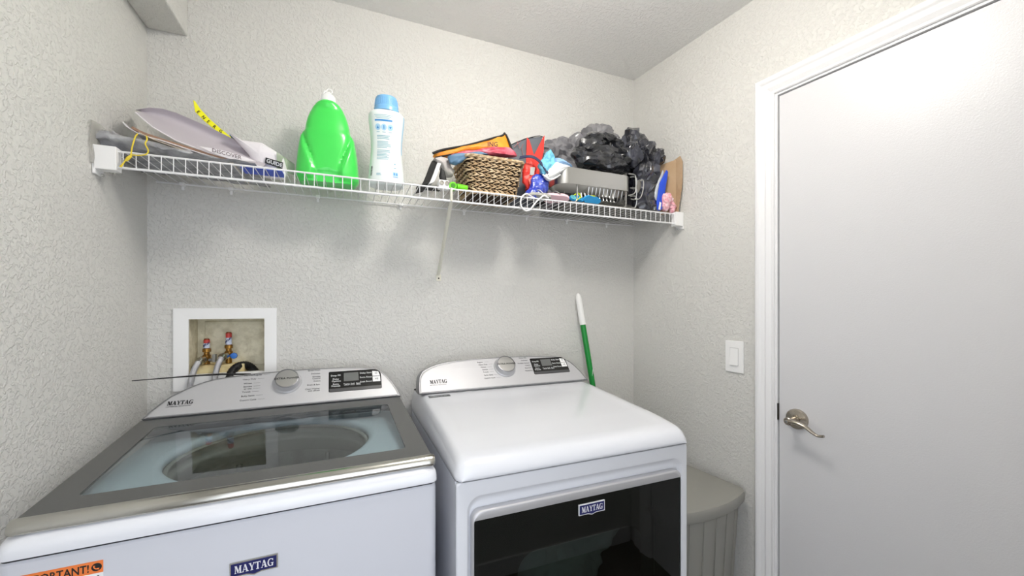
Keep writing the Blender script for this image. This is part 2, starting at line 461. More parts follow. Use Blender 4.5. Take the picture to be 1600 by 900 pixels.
# light switch
t = thing('light_switch', 'white rocker light switch on the wall left of the door', 'light switch', RW((.523, 0, 1.126)), 0)
LT = lambda p: RW((.523 + p[0], p[1], 1.126 + p[2])) - RW((.523, 0, 1.126))
b = B(); box(b, -.036, .036, .0005, .006, -.06, .06, bev=.0025, T=LT); obj('cover_plate', b, whiteP, t)
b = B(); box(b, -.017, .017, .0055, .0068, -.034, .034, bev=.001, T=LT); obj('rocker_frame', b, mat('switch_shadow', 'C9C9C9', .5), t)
b = B()
loft(b, [[LT((x, h, z)) for x, h in ((-.0155, .0066), (.0155, .0066), (.0155, hh), (-.0155, hh))] for z, hh in ((-.032, .0115), (0, .008), (.032, .0078))])
obj('rocker', b, whiteP, t, ang=8)
for z in (-.048, .048):
    b = B(); lathe(b, [(.0028, .0055), (.0028, .0068), (.002, .0072)], n=12, T=lambda p, z=z: LT((p[0], p[2], z + p[1])))
    obj('screw', b, whiteP, t)

# ceiling lamp (above the frame; it lights the room and shines back from the door)
t = thing('ceiling_light', 'round white flush ceiling lamp above the washer and dryer', 'lamp', (LAMP[0], LAMP[1], H))
b = B(); lathe(b, [(.120, -.001), (.120, -.018), (.105, -.026)], n=48); obj('base_ring', b, whiteP, t)
b = B(); lathe(b, [(.100, -.024), (.102, -.06), (.102, -.12), (.097, -.130), (.08, -.136), (.04, -.139), (.01, -.140)], n=48); obj('diffuser', b, emitmat('lamp_glow', 'FFFAF2', LAMP_EMIT), t)

# ------------------------------------------------------------------ washer
w = thing('washing_machine', 'white top load washer with dark grey bordered glass lid, left of the dryer', 'washing machine', (-.513, .9225, 0), R(2))
def rloop(x0, x1, y0, y1, r, z, n=8): return [(x, y, z) for x, y in rrect(x0, x1, y0, y1, r, n)]
b = B()
loft(b, [rloop(-.014, .706, -.020, .625, .02, .03), rloop(-.014, .706, -.020, .625, .02, .895), rloop(-.013, .705, -.0195, .624, .019, .902), rloop(-.010, .702, -.016, .62, .016, .906)], True, False)
for x in (.05, .65):
    for y in (.03, .58): lathe(b, [(.022, .0), (.022, .012), (.012, .014), (.012, .04)], (x, y, 0), 16)
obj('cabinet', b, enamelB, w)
b = B(); loft(b, [rloop(-.011, .703, -.016, .62, .016, .9055), rloop(-.011, .703, -.016, .62, .016, .9105)], False, False); obj('seam', b, seamM, w)
# top cover with the round opening
b = B()
loft(b, [rloop(-.012, .704, -.019, .622, .018, .9095, 12), rloop(-.015, .708, -.024, .625, .02, .912, 12), rloop(-.015, .708, -.024, .625, .022, .922, 12),
         rloop(-.014, .707, -.021, .625, .024, .931, 12), rloop(-.010, .703, -.014, .625, .026, .938, 12), rloop(-.003, .697, -.005, .624, .03, .943, 12), rloop(.015, .687, .004, .62, .03, .9455, 12),
         rloop(.034, .673, .018, .61, .03, .946, 12)], cap0=False, cap1=False)
obj('top_cover', b, enamel, w, ang=50)
b = B()
def sq(x0, x1, y0, y1, z, n=96, e=14):
    out = []
    for k in range(n):
        a = 2 * math.pi * k / n; c_, s_ = math.cos(a), math.sin(a); m = (abs(c_) ** e + abs(s_) ** e) ** (-1 / e)
        out.append(((x0 + x1) / 2 + (x1 - x0) / 2 * c_ * m, (y0 + y1) / 2 + (y1 - y0) / 2 * s_ * m, z))
    return out
def circ(r, z, n=96): return [(.348 + r * math.cos(2 * math.pi * k / n), .288 + r * math.sin(2 * math.pi * k / n), z) for k in range(n)]
loft(b, [sq(.022, .685, .006, .575, .9462), sq(.034, .672, .018, .560, .9475), sq(.05, .656, .034, .545, .951), circ(.248, .9545), circ(.240, .9535), circ(.232, .949), circ(.230, .940), circ(.236, .93)], False, False)
obj('tub_deck', b, deckM, w, ang=40, keep=True)
b = B(); lathe(b, [(.236, .93), (.240, .925), (.252, .918), (.246, .905), (.232, .902), (.226, .89), (.243, .86), (.246, .85)], (.348, .288, 0), 64, cap0=False, cap1=False)
lathe(b, [(.222, .931), (.228, .936), (.234, .931)], (.348, .288, 0), 64, cap0=False, cap1=False)
obj('balance_ring', b, ringM, w, keep=True)
b = B(); lathe(b, [(.247, .86), (.247, .50), (.23, .47), (.05, .46), (.01, .46)], (.348, .288, 0), 64, cap0=False)
for k in range(6):
    a = k * math.pi / 3
    tube(b, [(.348 + .243 * math.cos(a), .288 + .243 * math.sin(a), z) for z in (.5, .84)], .008, 8)
obj('wash_basket', b, drumM, w, keep=True)
b = B(); lathe(b, [(.2, .465), (.19, .48), (.08, .5), (.045, .56), (.03, .6), (.005, .61)], (.348, .288, 0), 48)
for k in range(4):
    a = k * math.pi / 2 + .3
    tube(b, [(.348 + r * math.cos(a), .288 + r * math.sin(a), .49 - .02 * r) for r in (.03, .1, .18)], [.03, .02, .008], 10)
obj('impeller', b, mat('impeller_grey', '7E807C', .5), w)
# lid : sloping plane z = .966 + .0773 v
LZ = lambda v: .966 + .0773 * v
def lp(u, v, d=0): return Vector((u, v, LZ(v) + d))
glassLid = glassmat('lid_glass', 'EDF2F2', 1.7)
b = B()
inner = rrect(.052, .648, .062, .418, .012, 8); outer = rrect(.001, .697, .003, .484, .006, 8)
ri = [[lp(x, y, -.0002) for x, y in outer], [lp(x, y, -.0002) for x, y in inner], [lp(x, y, -.0055) for x, y in inner], [lp(x, y, -.012) for x, y in outer], [lp(x, y, -.0002) for x, y in outer]]
loft(b, ri, False, False); bmesh.ops.remove_doubles(b, verts=b.verts, dist=1e-6)
lidf = obj('lid', b, fritM, w, ang=20)
b = B(); loft(b, [[lp(x, y, -.0050) for x, y in inner], [lp(x, y, -.0010) for x, y in inner]]); obj('lid_glass', b, glassLid, lidf)
b = B()   # chrome handle band along the front edge
pr_ = [(.004, .0006), (-.001, .0012), (-.008, -.002), (-.0125, -.0065), (-.0145, -.0105), (-.0155, -.0125), (-.0165, -.0165), (-.0145, -.021), (-.009, -.023), (.004, -.0225)]
rings = []
for i, u in enumerate([-.006, -.0055, -.003, .002, .01, .35, .69, .698, .702, .7045, .705]):
    k = [.35, .7, .9, 1, 1, 1, 1, 1, .9, .7, .35][i]
    rings.append([Vector((u, .003 + (p[0] + .003) * k, .966 - .0112 + (p[1] + .0112) * (.55 + .45 * k))) for p in pr_])
loft(b, rings); obj('lid_handle', b, chrome, lidf, ang=40)
b = B(); box(b, .055, .645, .0665, .072, LZ(.07) - .012, LZ(.07) - .0055); obj('lid_lip', b, whiteP, lidf)

def interp(tab, u):
    for (a, fa), (c, fc) in zip(tab, tab[1:]):
        if a <= u <= c:
            return fa + (fc - fa) * (u - a) / (c - a)
    return tab[-1][1]
def console(parent, tab, v0, z0, sv, sz, back, umax, zmin):
    T = lambda p: Vector((p[0], v0 + sv * p[1] - sz * p[2], z0 + sz * p[1] + sv * p[2]))
    us = []
    for (a, fa), (c, fc) in zip(tab, tab[1:]):
        k = max(2, int((c - a) / .012)); us += [a + (c - a) * i / k for i in range(k)]
    us.append(tab[-1][0])
    hs = [max(.0015, (interp(tab, u) - z0) / sz) for u in us]
    for _ in range(4):
        hs = [hs[0]] + [(hs[i - 1] + 2 * hs[i] + hs[i + 1]) / 4 for i in range(1, len(hs) - 1)] + [hs[-1]]
    m = (us[0] + us[-1]) / 2; half = (us[-1] - us[0]) / 2
    def ring(ins, n):   # outline of the face shrunk by ins
        lo = [T((m + (u - m) * (1 - ins / half), ins * .9 if False else min(ins, h * .5), n)) for u, h in zip(us, hs)]
        hi = [T((m + (u - m) * (1 - ins / half), max(h - ins, h * .5), n)) for u, h in zip(us, hs)]
        return lo + hi[::-1]
    bm = B()
    loft(bm, [ring(.0045, -.004), ring(.0045, .0005), ring(.006, .0022), ring(.010, .003)], True, True)
    face = obj('control_face', bm, silver, parent, ang=25)
    bm = B()
    r0 = ring(0.0, -.002); r00 = ring(.002, .0012); r01 = ring(.0045, .001)
    r1 = [Vector((p.x, p.y + .004, p.z)) for p in r0]
    n = len(us)
    def backr(dy, dz, k):
        out = []
        for i in range(n):
            out.append(Vector((us[i], v0 + dy, zmin)))
        for i in range(n - 1, -1, -1):
            p = r0[2 * n - 1 - i]
            out.append(Vector((us[i], max(p.y, v0 + .02) + k, max(zmin + .001, p.z - dz))))
        return out
    loft(bm, [r01, r00, r0, [Vector((p.x, p.y + .006, max(zmin, p.z - .0005))) for p in r0], backr(.04, .004, .03), backr(back, .012, .055)], False, True)
    shell = obj('console_shell', bm, silverD, parent, ang=50)
    return T, face
wt = [(0, 1.007), (.012, 1.022), (.03, 1.040), (.05, 1.056), (.097, 1.081), (.142, 1.094), (.25, 1.103), (.40, 1.107), (.5, 1.106), (.6, 1.100), (.635, 1.092), (.66, 1.074), (.68, 1.048), (.694, 1.022), (.701, 1.007)]
T, face = console(w, wt, .490, 1.0045, .64, .768, .13, .701, .9455)
def knob(parent, T, u, h, r, word):
    K = lambda p: T((u + p[0], h + p[1], .003 + p[2]))
    bm = B(); lathe(bm, [(r * 1.22, 0), (r * 1.2, .003), (r * 1.1, .006), (r * 1.06, .010), (r * 1.02, .02), (r * .98, .0235)], n=48, T=K)
    kb = obj('knob', bm, silver, parent, ang=25)
    bm = B(); lathe(bm, [(r * .99, .0225), (r * .985, .0245), (r * .90, .0250), (r * .89, .0235)], n=48, T=K, cap0=False, cap1=False); obj('knob_ring', bm, silverD, kb)
    bm = B(); lathe(bm, [(r * .89, .022), (r * .88, .0242), (r * .4, .0246)], n=48, T=K); obj('knob_cap', bm, steel, kb)
    bm = B(); text(bm, word, r * .26, lambda p: K((p[0], p[1] - r * .1, p[2] + .0247)), align='CENTER', xs=1.15, bold=.0002); obj('knob_lettering', bm, inkM, kb)
    return kb
def labels(parent, T, u, items, fm=.0033, size=.0075, al='RIGHT', lead=1):
    bm = B()
    for (du, h, s) in items:
        text(bm, s, size, lambda p, du=du, h=h: T((u + du + p[0], h + p[1], fm + p[2])), align=al)
        if lead:
            l = .018
            x0 = u + du + (.004 if al == 'RIGHT' else -.004 - l)
            for k in range(1): poly(bm, [(x0, h + .0022), (x0 + l, h + .0022), (x0 + l, h + .0026), (x0, h + .0026)], .0002, lambda p: T((p[0], p[1], fm + p[2])))
    obj('cycle_lettering', bm, inkM, parent, smooth=False)
def brand(parent, T, u, h, wd, ht, slant=0):
    bm = B(); serif(bm, 'MAYTAG', ht, lambda p: T((u + p[0], h + p[1], .0036 + p[2])), width=wd, slant=slant)
    text(bm, 'COMMERCIAL TECHNOLOGY', wd / 15.2, lambda p: T((u - .002 + p[0], h - ht * .5 + p[1], .0032 + p[2])), xs=1.12)
    obj('brand_lettering', bm, mat('logo_ink', '101012', .8, spec=.1), parent, smooth=False)
def panel(parent, T, u0, u1, h0, h1, cutr):
    bm = B(); P = lambda p: T((p[0], p[1], .0026 + p[2]))
    pts = [(u0 + .003, h0), (u1 - .003, h0), (u1, h0 + .003)]
    for k in range(7):
        a = R(90 * k / 6); pts.append((u1 - cutr + cutr * math.cos(a) - .002 * k / 6, h1 - cutr + cutr * math.sin(a)))
    pts += [(u0 + .003, h1), (u0, h1 - .003), (u0, h0 + .003)]
    poly(bm, pts, .0012, P); pn = obj('control_panel', bm, blackG, parent, smooth=False)
    w_ = u1 - u0; hh = h1 - h0
    bm = B(); poly(bm, [(u0 + .002, h0 + .001), (u1 - .001, h0 + .001), (u1 - .001, h0 + hh * .16), (u0 + .002, h0 + hh * .16)], .0015, P); obj('panel_strip', bm, mat('panel_grey', '4A4A4C', .3), pn, smooth=False)
    bm = B(); poly(bm, [(u0 + w_ * .28, h0 + hh * .48), (u0 + w_ * .56, h0 + hh * .48), (u0 + w_ * .56, h0 + hh * .9), (u0 + w_ * .28, h0 + hh * .9)], .0016, P); obj('display', bm, mat('display_grey', '6A6C6B', .25), pn, smooth=False)
    for k in range(2):
        bm = B(); y0 = h0 + hh * (.36 + .29 * k); y1 = y0 + hh * .26
        q = [(u1 - w_ * .17, y0), (u1 - w_ * .02, y0), (u1 - w_ * (.02 + .03 * k), y1 - .003 * k), (u1 - w_ * .17 * (1 - .0), y1)]
        poly(bm, q, .0018, P)
        text(bm, '>II' if k == 0 else 'O', .011, lambda p, y0=y0: P((u1 - w_ * .095 + p[0], y0 + hh * .09 + p[1], .0019 + p[2])), mi=1, align='CENTER')
        obj('button', bm, [whiteP, inkM], pn, smooth=False)
    bm = B(); z_ = lambda x, y: (lambda p: P((u0 + w_ * x + p[0], h0 + hh * y + p[1], .0014 + p[2])))
    sz = hh * .1
    for x, y, s in ((.13, .76, 'Deep Fill'), (.13, .58, 'Delay'), (.14, .48, 'Options'), (.13, .33, 'Extra'), (.13, .24, 'Presoak'),
                    (.33, .30, 'Temp'), (.44, .30, 'Soil'), (.55, .30, 'Spin'), (.70, .80, 'Delay Start'), (.70, .58, 'Extra Rinse'), (.70, .36, 'Soak Boost')):
        text(bm, s, sz * 1.1, z_(x, y), align='CENTER', bold=.0001)
    for x in (.33, .44, .55):
        a, c = u0 + w_ * (x - .045), u0 + w_ * (x + .045)
        poly(bm, [(a, h0 + hh * .27), (c, h0 + hh * .27), (c, h0 + hh * .28), (a, h0 + hh * .28)], .0016, P)
    obj('panel_lettering', bm, inkL, pn, smooth=False)
brand(w, T, .050, .036, .060, .0125, .08)
knob(w, T, .350, .086, .0345, 'EXTRA POWER')
labels(w, T, .345, [(-.068, .117, 'Normal/Regular'), (-.083, .103, 'Heavy Duty'), (-.093, .088, 'Whites'), (-.092, .077, 'Sanitize'), (-.092, .069, 'w/ Oxi'), (-.094, .058, 'Towels'), (-.082, .044, 'Bulky Items'), (-.076, .030, 'Custom Cycle')])
labels(w, T, .350, [(.096, .121, 'Quick Wash'), (.096, .108, 'Delicates'), (.097, .096, 'Wrinkle'), (.097, .089, 'Control'), (.097, .079, 'Colors'), (.096, .066, 'Drain & Spin'), (.096, .051, 'Clean Washer'), (.096, .044, 'with affresh')], lead=0)
panel(w, T, .472, .641, .035, .113, .022)
# front badge and warning label
def badge(parent, u0, u1, z0, z1, v, border):
    bm = B(); P = lambda p: Vector((p[0], v - p[2], p[1])); m = (u0 + u1) / 2; e = .003
    poly(bm, [(u0, z0), (m - .012, z0), (m, z0 - .0035), (m + .012, z0), (u1, z0), (u1, z1), (u0, z1)], .003, P)
    bd = obj('badge', bm, border, parent, smooth=False)
    bm = B(); e = .0022
    poly(bm, [(u0 + e, z0 + e), (m - .012, z0 + e), (m, z0 - .0035 + e), (m + .012, z0 + e), (u1 - e, z0 + e), (u1 - e, z1 - e), (u0 + e, z1 - e)], .0036, P)
    obj('badge_field', bm, navy, bd, smooth=False)
    bm = B(); serif(bm, 'MAYTAG', (z1 - z0) * .52, lambda p: P((u0 + .008 + p[0], z0 + (z1 - z0) * .25 + p[1], .0037 + p[2])), width=(u1 - u0) - .015)
    obj('badge_lettering', bm, mat('badge_white', 'E8E8EC', .3), bd, smooth=False)
badge(w, .303, .383, .8005, .828, -.0203, chrome)
bm = B(); P = lambda p: Vector((p[0], -.0203 - p[2], p[1]))
poly(bm, [(.006, .80), (.121, .80), (.121, .8625), (.006, .8625)], .0002, P)
lb = obj('warning_label', bm, mat('label_white', 'F2F2F2', .5), w, smooth=False)
bm = B(); poly(bm, [(.006, .8625), (.121, .8625), (.121, .8835), (.006, .8835)], .0003, P); obj('label_strip', bm, orangeL, lb, smooth=False)
bm = B(); text(bm, 'IMPORTANT!', .0185, lambda p: P((.1035 + p[0], .8665 + p[1], .0004 + p[2])), xs=.76, bold=.0003, align='RIGHT')
text(bm, 'CALL NOW', .018, lambda p: P((.020 + p[0], .8455 + p[1], .0004 + p[2])), xs=.98, bold=.0004, shear=.2)
K = lambda p: P((.1125 + p[0], .873 + p[1], .0004 + p[2]))
lathe(bm, [(.0068, 0), (.0068, .0002)], n=28, T=K); obj('label_lettering', bm, blackM, lb, smooth=False)
bm = B(); tube(bm, [K((x, y, .0003)) for x, y in ((-.003, .003), (-.0035, 0), (-.001, -.0028), (.0035, -.0032))], [.0016, .0008, .0008, .0016], 8); obj('label_icon', bm, orangeL, lb, smooth=False)

# ------------------------------------------------------------------ dryer
d = thing('clothes_dryer', 'white front load dryer with dark glass door, right of the washer', 'dryer', (.228, .885, 0), 0)
DWd = .694
b = B()
loft(b, [rloop(0, DWd, .0, .685, .012, .03), rloop(0, DWd, .0, .685, .012, .62), rloop(0, DWd, .0, .685, .012, .914), rloop(.002, DWd - .002, .002, .684, .010, .9175)])
for x in (.05, .64):
    for y in (.05, .63): lathe(b, [(.022, .0), (.022, .012), (.012, .014), (.012, .04)], (x, y, 0), 16)
# keep the cabinet hollow: replaced by shell below
b.free()
b = B()   # side, back and bottom shell
def wallshell(bm):
    box(bm, 0, .012, .012, .685, .03, .917); box(bm, DWd - .012, DWd, .012, .685, .03, .917)
    box(bm, .012, DWd - .012, .673, .685, .03, .917); box(bm, .012, DWd - .012, .012, .673, .03, .042); box(bm, .012, DWd - .012, .012, .673, .905, .917)
    for x in (.05, .64):
        for y in (.05, .63): lathe(bm, [(.022, .0), (.022, .012), (.012, .014), (.012, .031)], (x, y, 0), 16)
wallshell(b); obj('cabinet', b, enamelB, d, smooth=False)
b = B()   # front panel with the rounded recess the door sits in
fo = lambda z0, z1, x0, x1, r, v: [(x, v, z) for x, z in rrect(x0, x1, z0, z1, r, 10)]
loft(b, [fo(.03, .917, 0, DWd, .008, .013), fo(.03, .917, 0, DWd, .008, .004), fo(.031, .916, .0015, DWd - .0015, .008, .001), fo(.034, .913, .004, DWd - .004, .008, 0),
         fo(.075, .882, .024, DWd - .018, .035, 0), fo(.078, .878, .027, DWd - .021, .033, .003), fo(.085, .870, .033, DWd - .027, .03, .010), fo(.09, .860, .036, DWd - .029, .028, .014), fo(.2, .78, .11, DWd - .11, .05, .016)], False, False)
obj('front_panel', b, enamel, d, ang=40, keep=True)
b = B(); loft(b, [rloop(.003, DWd - .003, .004, .68, .01, .9165), rloop(.003, DWd - .003, .004, .68, .01, .921)]); obj('seam', b, seamM, d)
# top with rolled front edge
pts = [(-.006, .9205), (-.008, .924), (-.008, .929), (-.006, .937), (-.001, .947), (.008, .957), (.022, .9655), (.045, .971), (.09, .9775), (.143, .983), (.272, .992), (.40, 1.001), (.50, 1.008), (.56, 1.010), (.60, 1.010), (.62, 1.008), (.685, 1.006)]
def toprow(v, z):
    zs = .9205
    hgt = z - zs
    out = []
    rc = .022; q_ = v + .008
    ins = rc - math.sqrt(max(0, rc * rc - (rc - q_) ** 2)) if q_ < rc else 0
    ins = min(ins, .012)
    for u, k in ((0, 0), (-.0015, .12), (-.0015, .3), (.004, .62), (.012, .88), (.022, .97), (.04, 1.0)):
        out.append((u + ins, v, zs + hgt * k))
    for u in (.055, .09, .2, .347, .494, .604, .639):
        dip = .0035 if (.05 < v < .44) else 0
        dip *= 1 if .08 < u < .615 else 0
        out.append((u, v, z - dip))
    for u, k in ((.654, 1.0), (.672, .97), (.682, .88), (.690, .62), (.6955, .3), (.6955, .12), (.694, 0)):
        out.append((u - ins, v, zs + hgt * k))
    return out
pp = []
for (a, za), (c, zc) in zip(pts, pts[1:]):
    k = max(1, int((c - a) / .03))
    pp += [(a + (c - a) * i / k, za + (zc - za) * i / k) for i in range(k)]
pp.append(pts[-1])
b = B(); loft(b, [toprow(*p) for p in pp], True, True); obj('top_panel', b, enamel, d, ang=50)
dt = [(0, 1.016), (.003, 1.045), (.008, 1.068), (.02, 1.082), (.043, 1.093), (.08, 1.102), (.123, 1.108), (.22, 1.113), (.331, 1.115), (.45, 1.113), (.55, 1.109), (.603, 1.104), (.63, 1.093), (.652, 1.077), (.672, 1.045), (.688, 1.016)]
T, face = console(d, dt, .515, 1.0125, .661, .75, .12, .688, 1.008)
brand(d, T, .043, .036, .061, .0145)
knob(d, T, .341, .086, .037, 'EXTRA POWER')
labels(d, T, .345, [(-.088, .112, 'Regular'), (-.072, .101, 'Heavy Duty'), (-.080, .089, 'Whites'), (-.075, .078, 'Sanitize'), (-.075, .067, 'Towels'), (-.060, .053, 'Bulky Items'), (-.054, .040, 'Custom Cycle')])
labels(d, T, .350, [(.094, .121, 'Quick Dry'), (.096, .109, 'Delicates'), (.100, .096, 'Wrinkle Control'), (.100, .085, 'Colors'), (.103, .073, 'Rack Dry'), (.105, .060, 'Timed Dry')], lead=0)
panel(d, T, .457, .619, .043, .118, .022)
b = B()   # small grey information sticker at the back of the top
tt = lambda p: Vector((.028 + p[0], .475 + p[1] * 1.0, 1.0062 + .06 * p[1] + p[2]))
poly(b, [(0, 0), (.075, 0), (.075, .022), (0, .022)], .0004, tt); text(b, 'QUALITY TESTED', .0075, lambda p: tt((.004 + p[0], .008 + p[1], .0005 + p[2])), mi=1)
obj('sticker', b, [mat('sticker_grey', '55585C', .5), inkL], d, smooth=False)
# door
b = B()
U0, U1, ZT = .036, .6665, .8465
loft(b, [[(x, v, z) for x, z in rrect(U0 + i, U1 - i, .10, ZT - i, .022, 8)] for v, i in ((.013, 0), (.0, 0), (-.004, .0015), (-.0055, .005))] +
        [[(x, v, z) for x, z in rrect(U0 + .004, U1 - .004, .12, .8255, .004, 8)] for v in (-.0055, -.002)], False, False)
dr = obj('door', b, silver, d, ang=35, keep=True)
glassD = glassmat('door_glass', 'AEB5B2', 1.6, .02)
b = B(); box(b, U0 + .004, U1 - .004, -.0045, -.0005, .12, .8255); obj('door_glass', b, glassD, dr, smooth=False)
b = B(); loft(b, [[(x, v, z) for x, z in rrect(U0 + .004 + i, U1 - .004 - i, .12 + i, .8255 - i, .05 if i else .004, 8)] for v, i in ((.0, 0), (.0, .068), (.016, .078), (.02, .12))], False, False)
obj('door_liner', b, mat('liner_black', '343A36', .25), dr, keep=True, smooth=False)
for o_ in list(d.children):
    pass
badge(dr, .319, .398, .7825, .810, -.0048, mat('badge_border', 'E6E6EA', .3))
# drum and the laundry seen through the door
b = B()
loft(b, [[(.352 + r * math.cos(a), v, .585 + r * math.sin(a)) for a in [2 * math.pi * k / 48 for k in range(48)]] for r, v in ((.24, .018), (.22, .03), (.225, .06), (.3, .075), (.3, .6), (.02, .61))], False, True)
obj('drum', b, mat('drum_dark', '3E4341', .5), d, keep=True)

# laundry load: separate thing inside the dryer
b = blobmesh([(.50, 1.03, .66, .10, .07, .10), (.58, 1.08, .56, .16, .11, .15), (.67, 1.03, .68, .10, .07, .105), (.53, 1.0, .52, .13, .06, .12)], .008, .012, 14, 3, floor=.35)
tag(obj('laundry_load', b, laundM, None, ang=60), 'pale crumpled laundry seen dimly through the dark dryer door', 'laundry')

# ------------------------------------------------------------------ laundry valve box in the back wall
t = thing('laundry_valve_box', 'white framed recessed water valve box in the wall behind the washer', 'valve box', (-.372, YB, 1.18))
ox, oy, oz = -.372, YB, 1.18
b = B()
fr_o = [(-.518, 1.045), (-.229, 1.045), (-.229, 1.3125), (-.518, 1.3125)]; fr_i = [(-.478, 1.090), (-.266, 1.090), (-.266, 1.2765), (-.478, 1.2765)]
loft(b, [[(x - ox, v, z - oz) for x, z in q] for q, v in ((fr_o, -.0005), (fr_o, -.006), ([(x * .997 + ox * .003, z * .997 + oz * .003) for x, z in fr_o], -.008), ([(x * .97 + ox * .03, z * .97 + oz * .03) for x, z in fr_o], -.008), (fr_i, -.007), (fr_i, .0))], False, False)
obj('face_frame', b, whiteP, t, smooth=False, keep=True)
b = B(); X0, X1, Z0, Z1 = -.482 - ox, -.262 - ox, 1.076 - oz, 1.2805 - oz
loft(b, [[(X0, v, Z0), (X1, v, Z0), (X1, v, Z1), (X0, v, Z1)] for v in (-.001, .095)], False, True)
loft(b, [[(X0 + .02 + i, v, Z0 + .03 + i), (X1 - .008 - i, v, Z0 + .03 + i), (X1 - .008 - i, v, Z1 - .015 - i), (X0 + .02 + i, v, Z1 - .015 - i)] for v, i in ((.0945, 0), (.090, .002))], False, True)
obj('recess', b, beige, t, smooth=False, keep=True)
b = B(); box(b, X0 + .004, X0 + .15, .028, .09, Z0 + .004, 1.120 - oz, bev=.003); obj('valve_ledge', b, mat('cream_board', 'E8D9A8', .6, var=(30, 'C9A86A', .6)), t)
b = B(); box(b, X0 + .004, X1 - .004, .004, .026, Z0 + .001, 1.094 - oz, bev=.002); obj('front_lip', b, whiteP, t)
def valve(x, ztop, zval, handle, hname, hd):
    v = B(); y = .055
    lathe(v, [(.0075, 1.120 - oz), (.0095, 1.122 - oz), (.0095, zval - .012 - oz), (.012, zval - .010 - oz), (.012, zval + .012 - oz), (.0085, zval + .014 - oz), (.0085, zval + .022 - oz), (.0125, zval + .023 - oz), (.0125, zval + .033 - oz), (.009, zval + .035 - oz)], (x - ox, y, 0), 12)
    tube(v, [(x - ox, y, zval - oz), (x - .004 - ox, y - .03, zval - .002 - oz)], .009, 12)
    vv = obj('valve', v, brass, t, ang=30)
    v = B(); lathe(v, [(.0085, zval + .034 - oz), (.0085, ztop - .004 - oz), (.0065, ztop - oz)], (x - ox, y, 0), 18); obj('hammer_arrestor', v, copper, vv)
    v = B(); z0, z1 = zval + .036 - oz, ztop - .004 - oz
    lathe(v, [(.0091, z0), (.0091, z0 + (z1 - z0) * .6)], (x - ox, y, 0), 18, cap0=False, cap1=False)
    lathe(v, [(.0091, z0 + (z1 - z0) * .6), (.0091, z1)], (x - ox, y, 0), 18, cap0=False, cap1=False, mi=1)
    for k in range(5):
        a = R(-140 + 25 * k)
        zz = z0 + (z1 - z0) * (.12 + .09 * k)
        box(v, x - ox + .0093 * math.cos(a) - .0012, x - ox + .0093 * math.cos(a) + .0012, y + .0093 * math.sin(a) - .0006, y + .0093 * math.sin(a) + .0006, zz, zz + .008, mi=2)
    obj('arrestor_label', v, [mat('lab_pale', 'C9D2E6', .4), mat('lab_red', 'C8403A', .4), navy], vv, keep=True)
    v = B()
    if hd == 0:
        tube(v, [(x + .010 - ox, y - .012, zval - .004 - oz), (x + .028 - ox, y - .018, zval - .004 - oz)], .005, 10)
        box(v, x + .022 - ox, x + .031 - ox, y - .028, y - .006, zval - .010 - oz, zval + .016 - oz, bev=.002)
    else:
        tube(v, [(x + .008 - ox, y - .012, zval - .002 - oz), (x + .016 - ox, y - .016, zval - .002 - oz)], .005, 10)
        lathe(v, [(.010, -.004), (.011, 0), (.010, .007), (.005, .008)], n=8, T=lambda p: Vector((x + .020 - ox + p[0], y - .02 - p[2], zval - .002 - oz + p[1])))
    obj('handle', v, handle, vv)
valve(-.446, 1.208, 1.140, greyP, 'g', 0)
valve(-.383, 1.229, 1.150, blueP, 'b', 1)
braid = mat('braided_steel', 'D0D0D4', .3, metal=.9, bump=(700, 1, .9, .002, 'noise'))
for nm, pts_ in (('left', [(-.450, 1.62, 1.138), (-.452, 1.607, 1.137), (-.456, 1.596, 1.129), (-.463, 1.590, 1.108), (-.468, 1.583, 1.08), (-.471, 1.575, 1.04), (-.473, 1.566, .97), (-.474, 1.563, .92)]),
                 ('right', [(-.387, 1.62, 1.148), (-.389, 1.607, 1.148), (-.393, 1.596, 1.140), (-.401, 1.590, 1.112), (-.405, 1.583, 1.08), (-.408, 1.575, 1.04), (-.41, 1.566, .97), (-.41, 1.563, .92)])):
    h_ = thing('water_hose', 'braided steel water hose on the %s valve, beside the %s' % (('left', 'recess edge') if nm == 'left' else ('right', 'blue handle')), 'hose', pts_[-1], 0, None)
    P_ = [Vector(p) - Vector(pts_[-1]) for p in pts_]
    b = B(); sp = spline(P_, 8); tube(b, sp[6:], .0088, 14); obj('braided_tube', b, braid, h_)
    b = B(); tube(b, [P_[0] + Vector((0, .006, .001)), P_[1], P_[1] + (P_[2] - P_[1]) * .6], [.0135, .0135, .011], 12); obj('hose_nut', b, chrome, h_)
    h_['group'] = 'water hoses of the washer'
b = B(); hs_ = spline([(-.362, 1.575, .93), (-.364, 1.578, 1.04), (-.366, 1.60, 1.085), (-.357, 1.625, 1.107), (-.339, 1.645, 1.113), (-.322, 1.66, 1.105), (-.309, 1.665, 1.088), (-.306, 1.667, 1.0795)], 8)
tube(b, hs_, .0125, 16)
for k in range(8, len(hs_) - 2, 2): tube(b, [hs_[k] , hs_[k] + (hs_[k + 1] - hs_[k]).normalized() * .002], .0134, 16)
tag(obj('drain_hose', b, rubber), 'black rubber drain hose arching into the recessed valve box', 'hose')
# thin black rod behind the washer console
b = B(); tube(b, [(-.5845, 1.500, 1.1015), (-.456, 1.550, 1.0985), (-.38, 1.560, 1.0975), (-.30, 1.562, 1.092)], [.0012, .0026, .0028, .0028], 8)
tag(obj('thin_rod', b, rubber), 'thin black rod lying behind the washer console towards the left wall', 'rod')

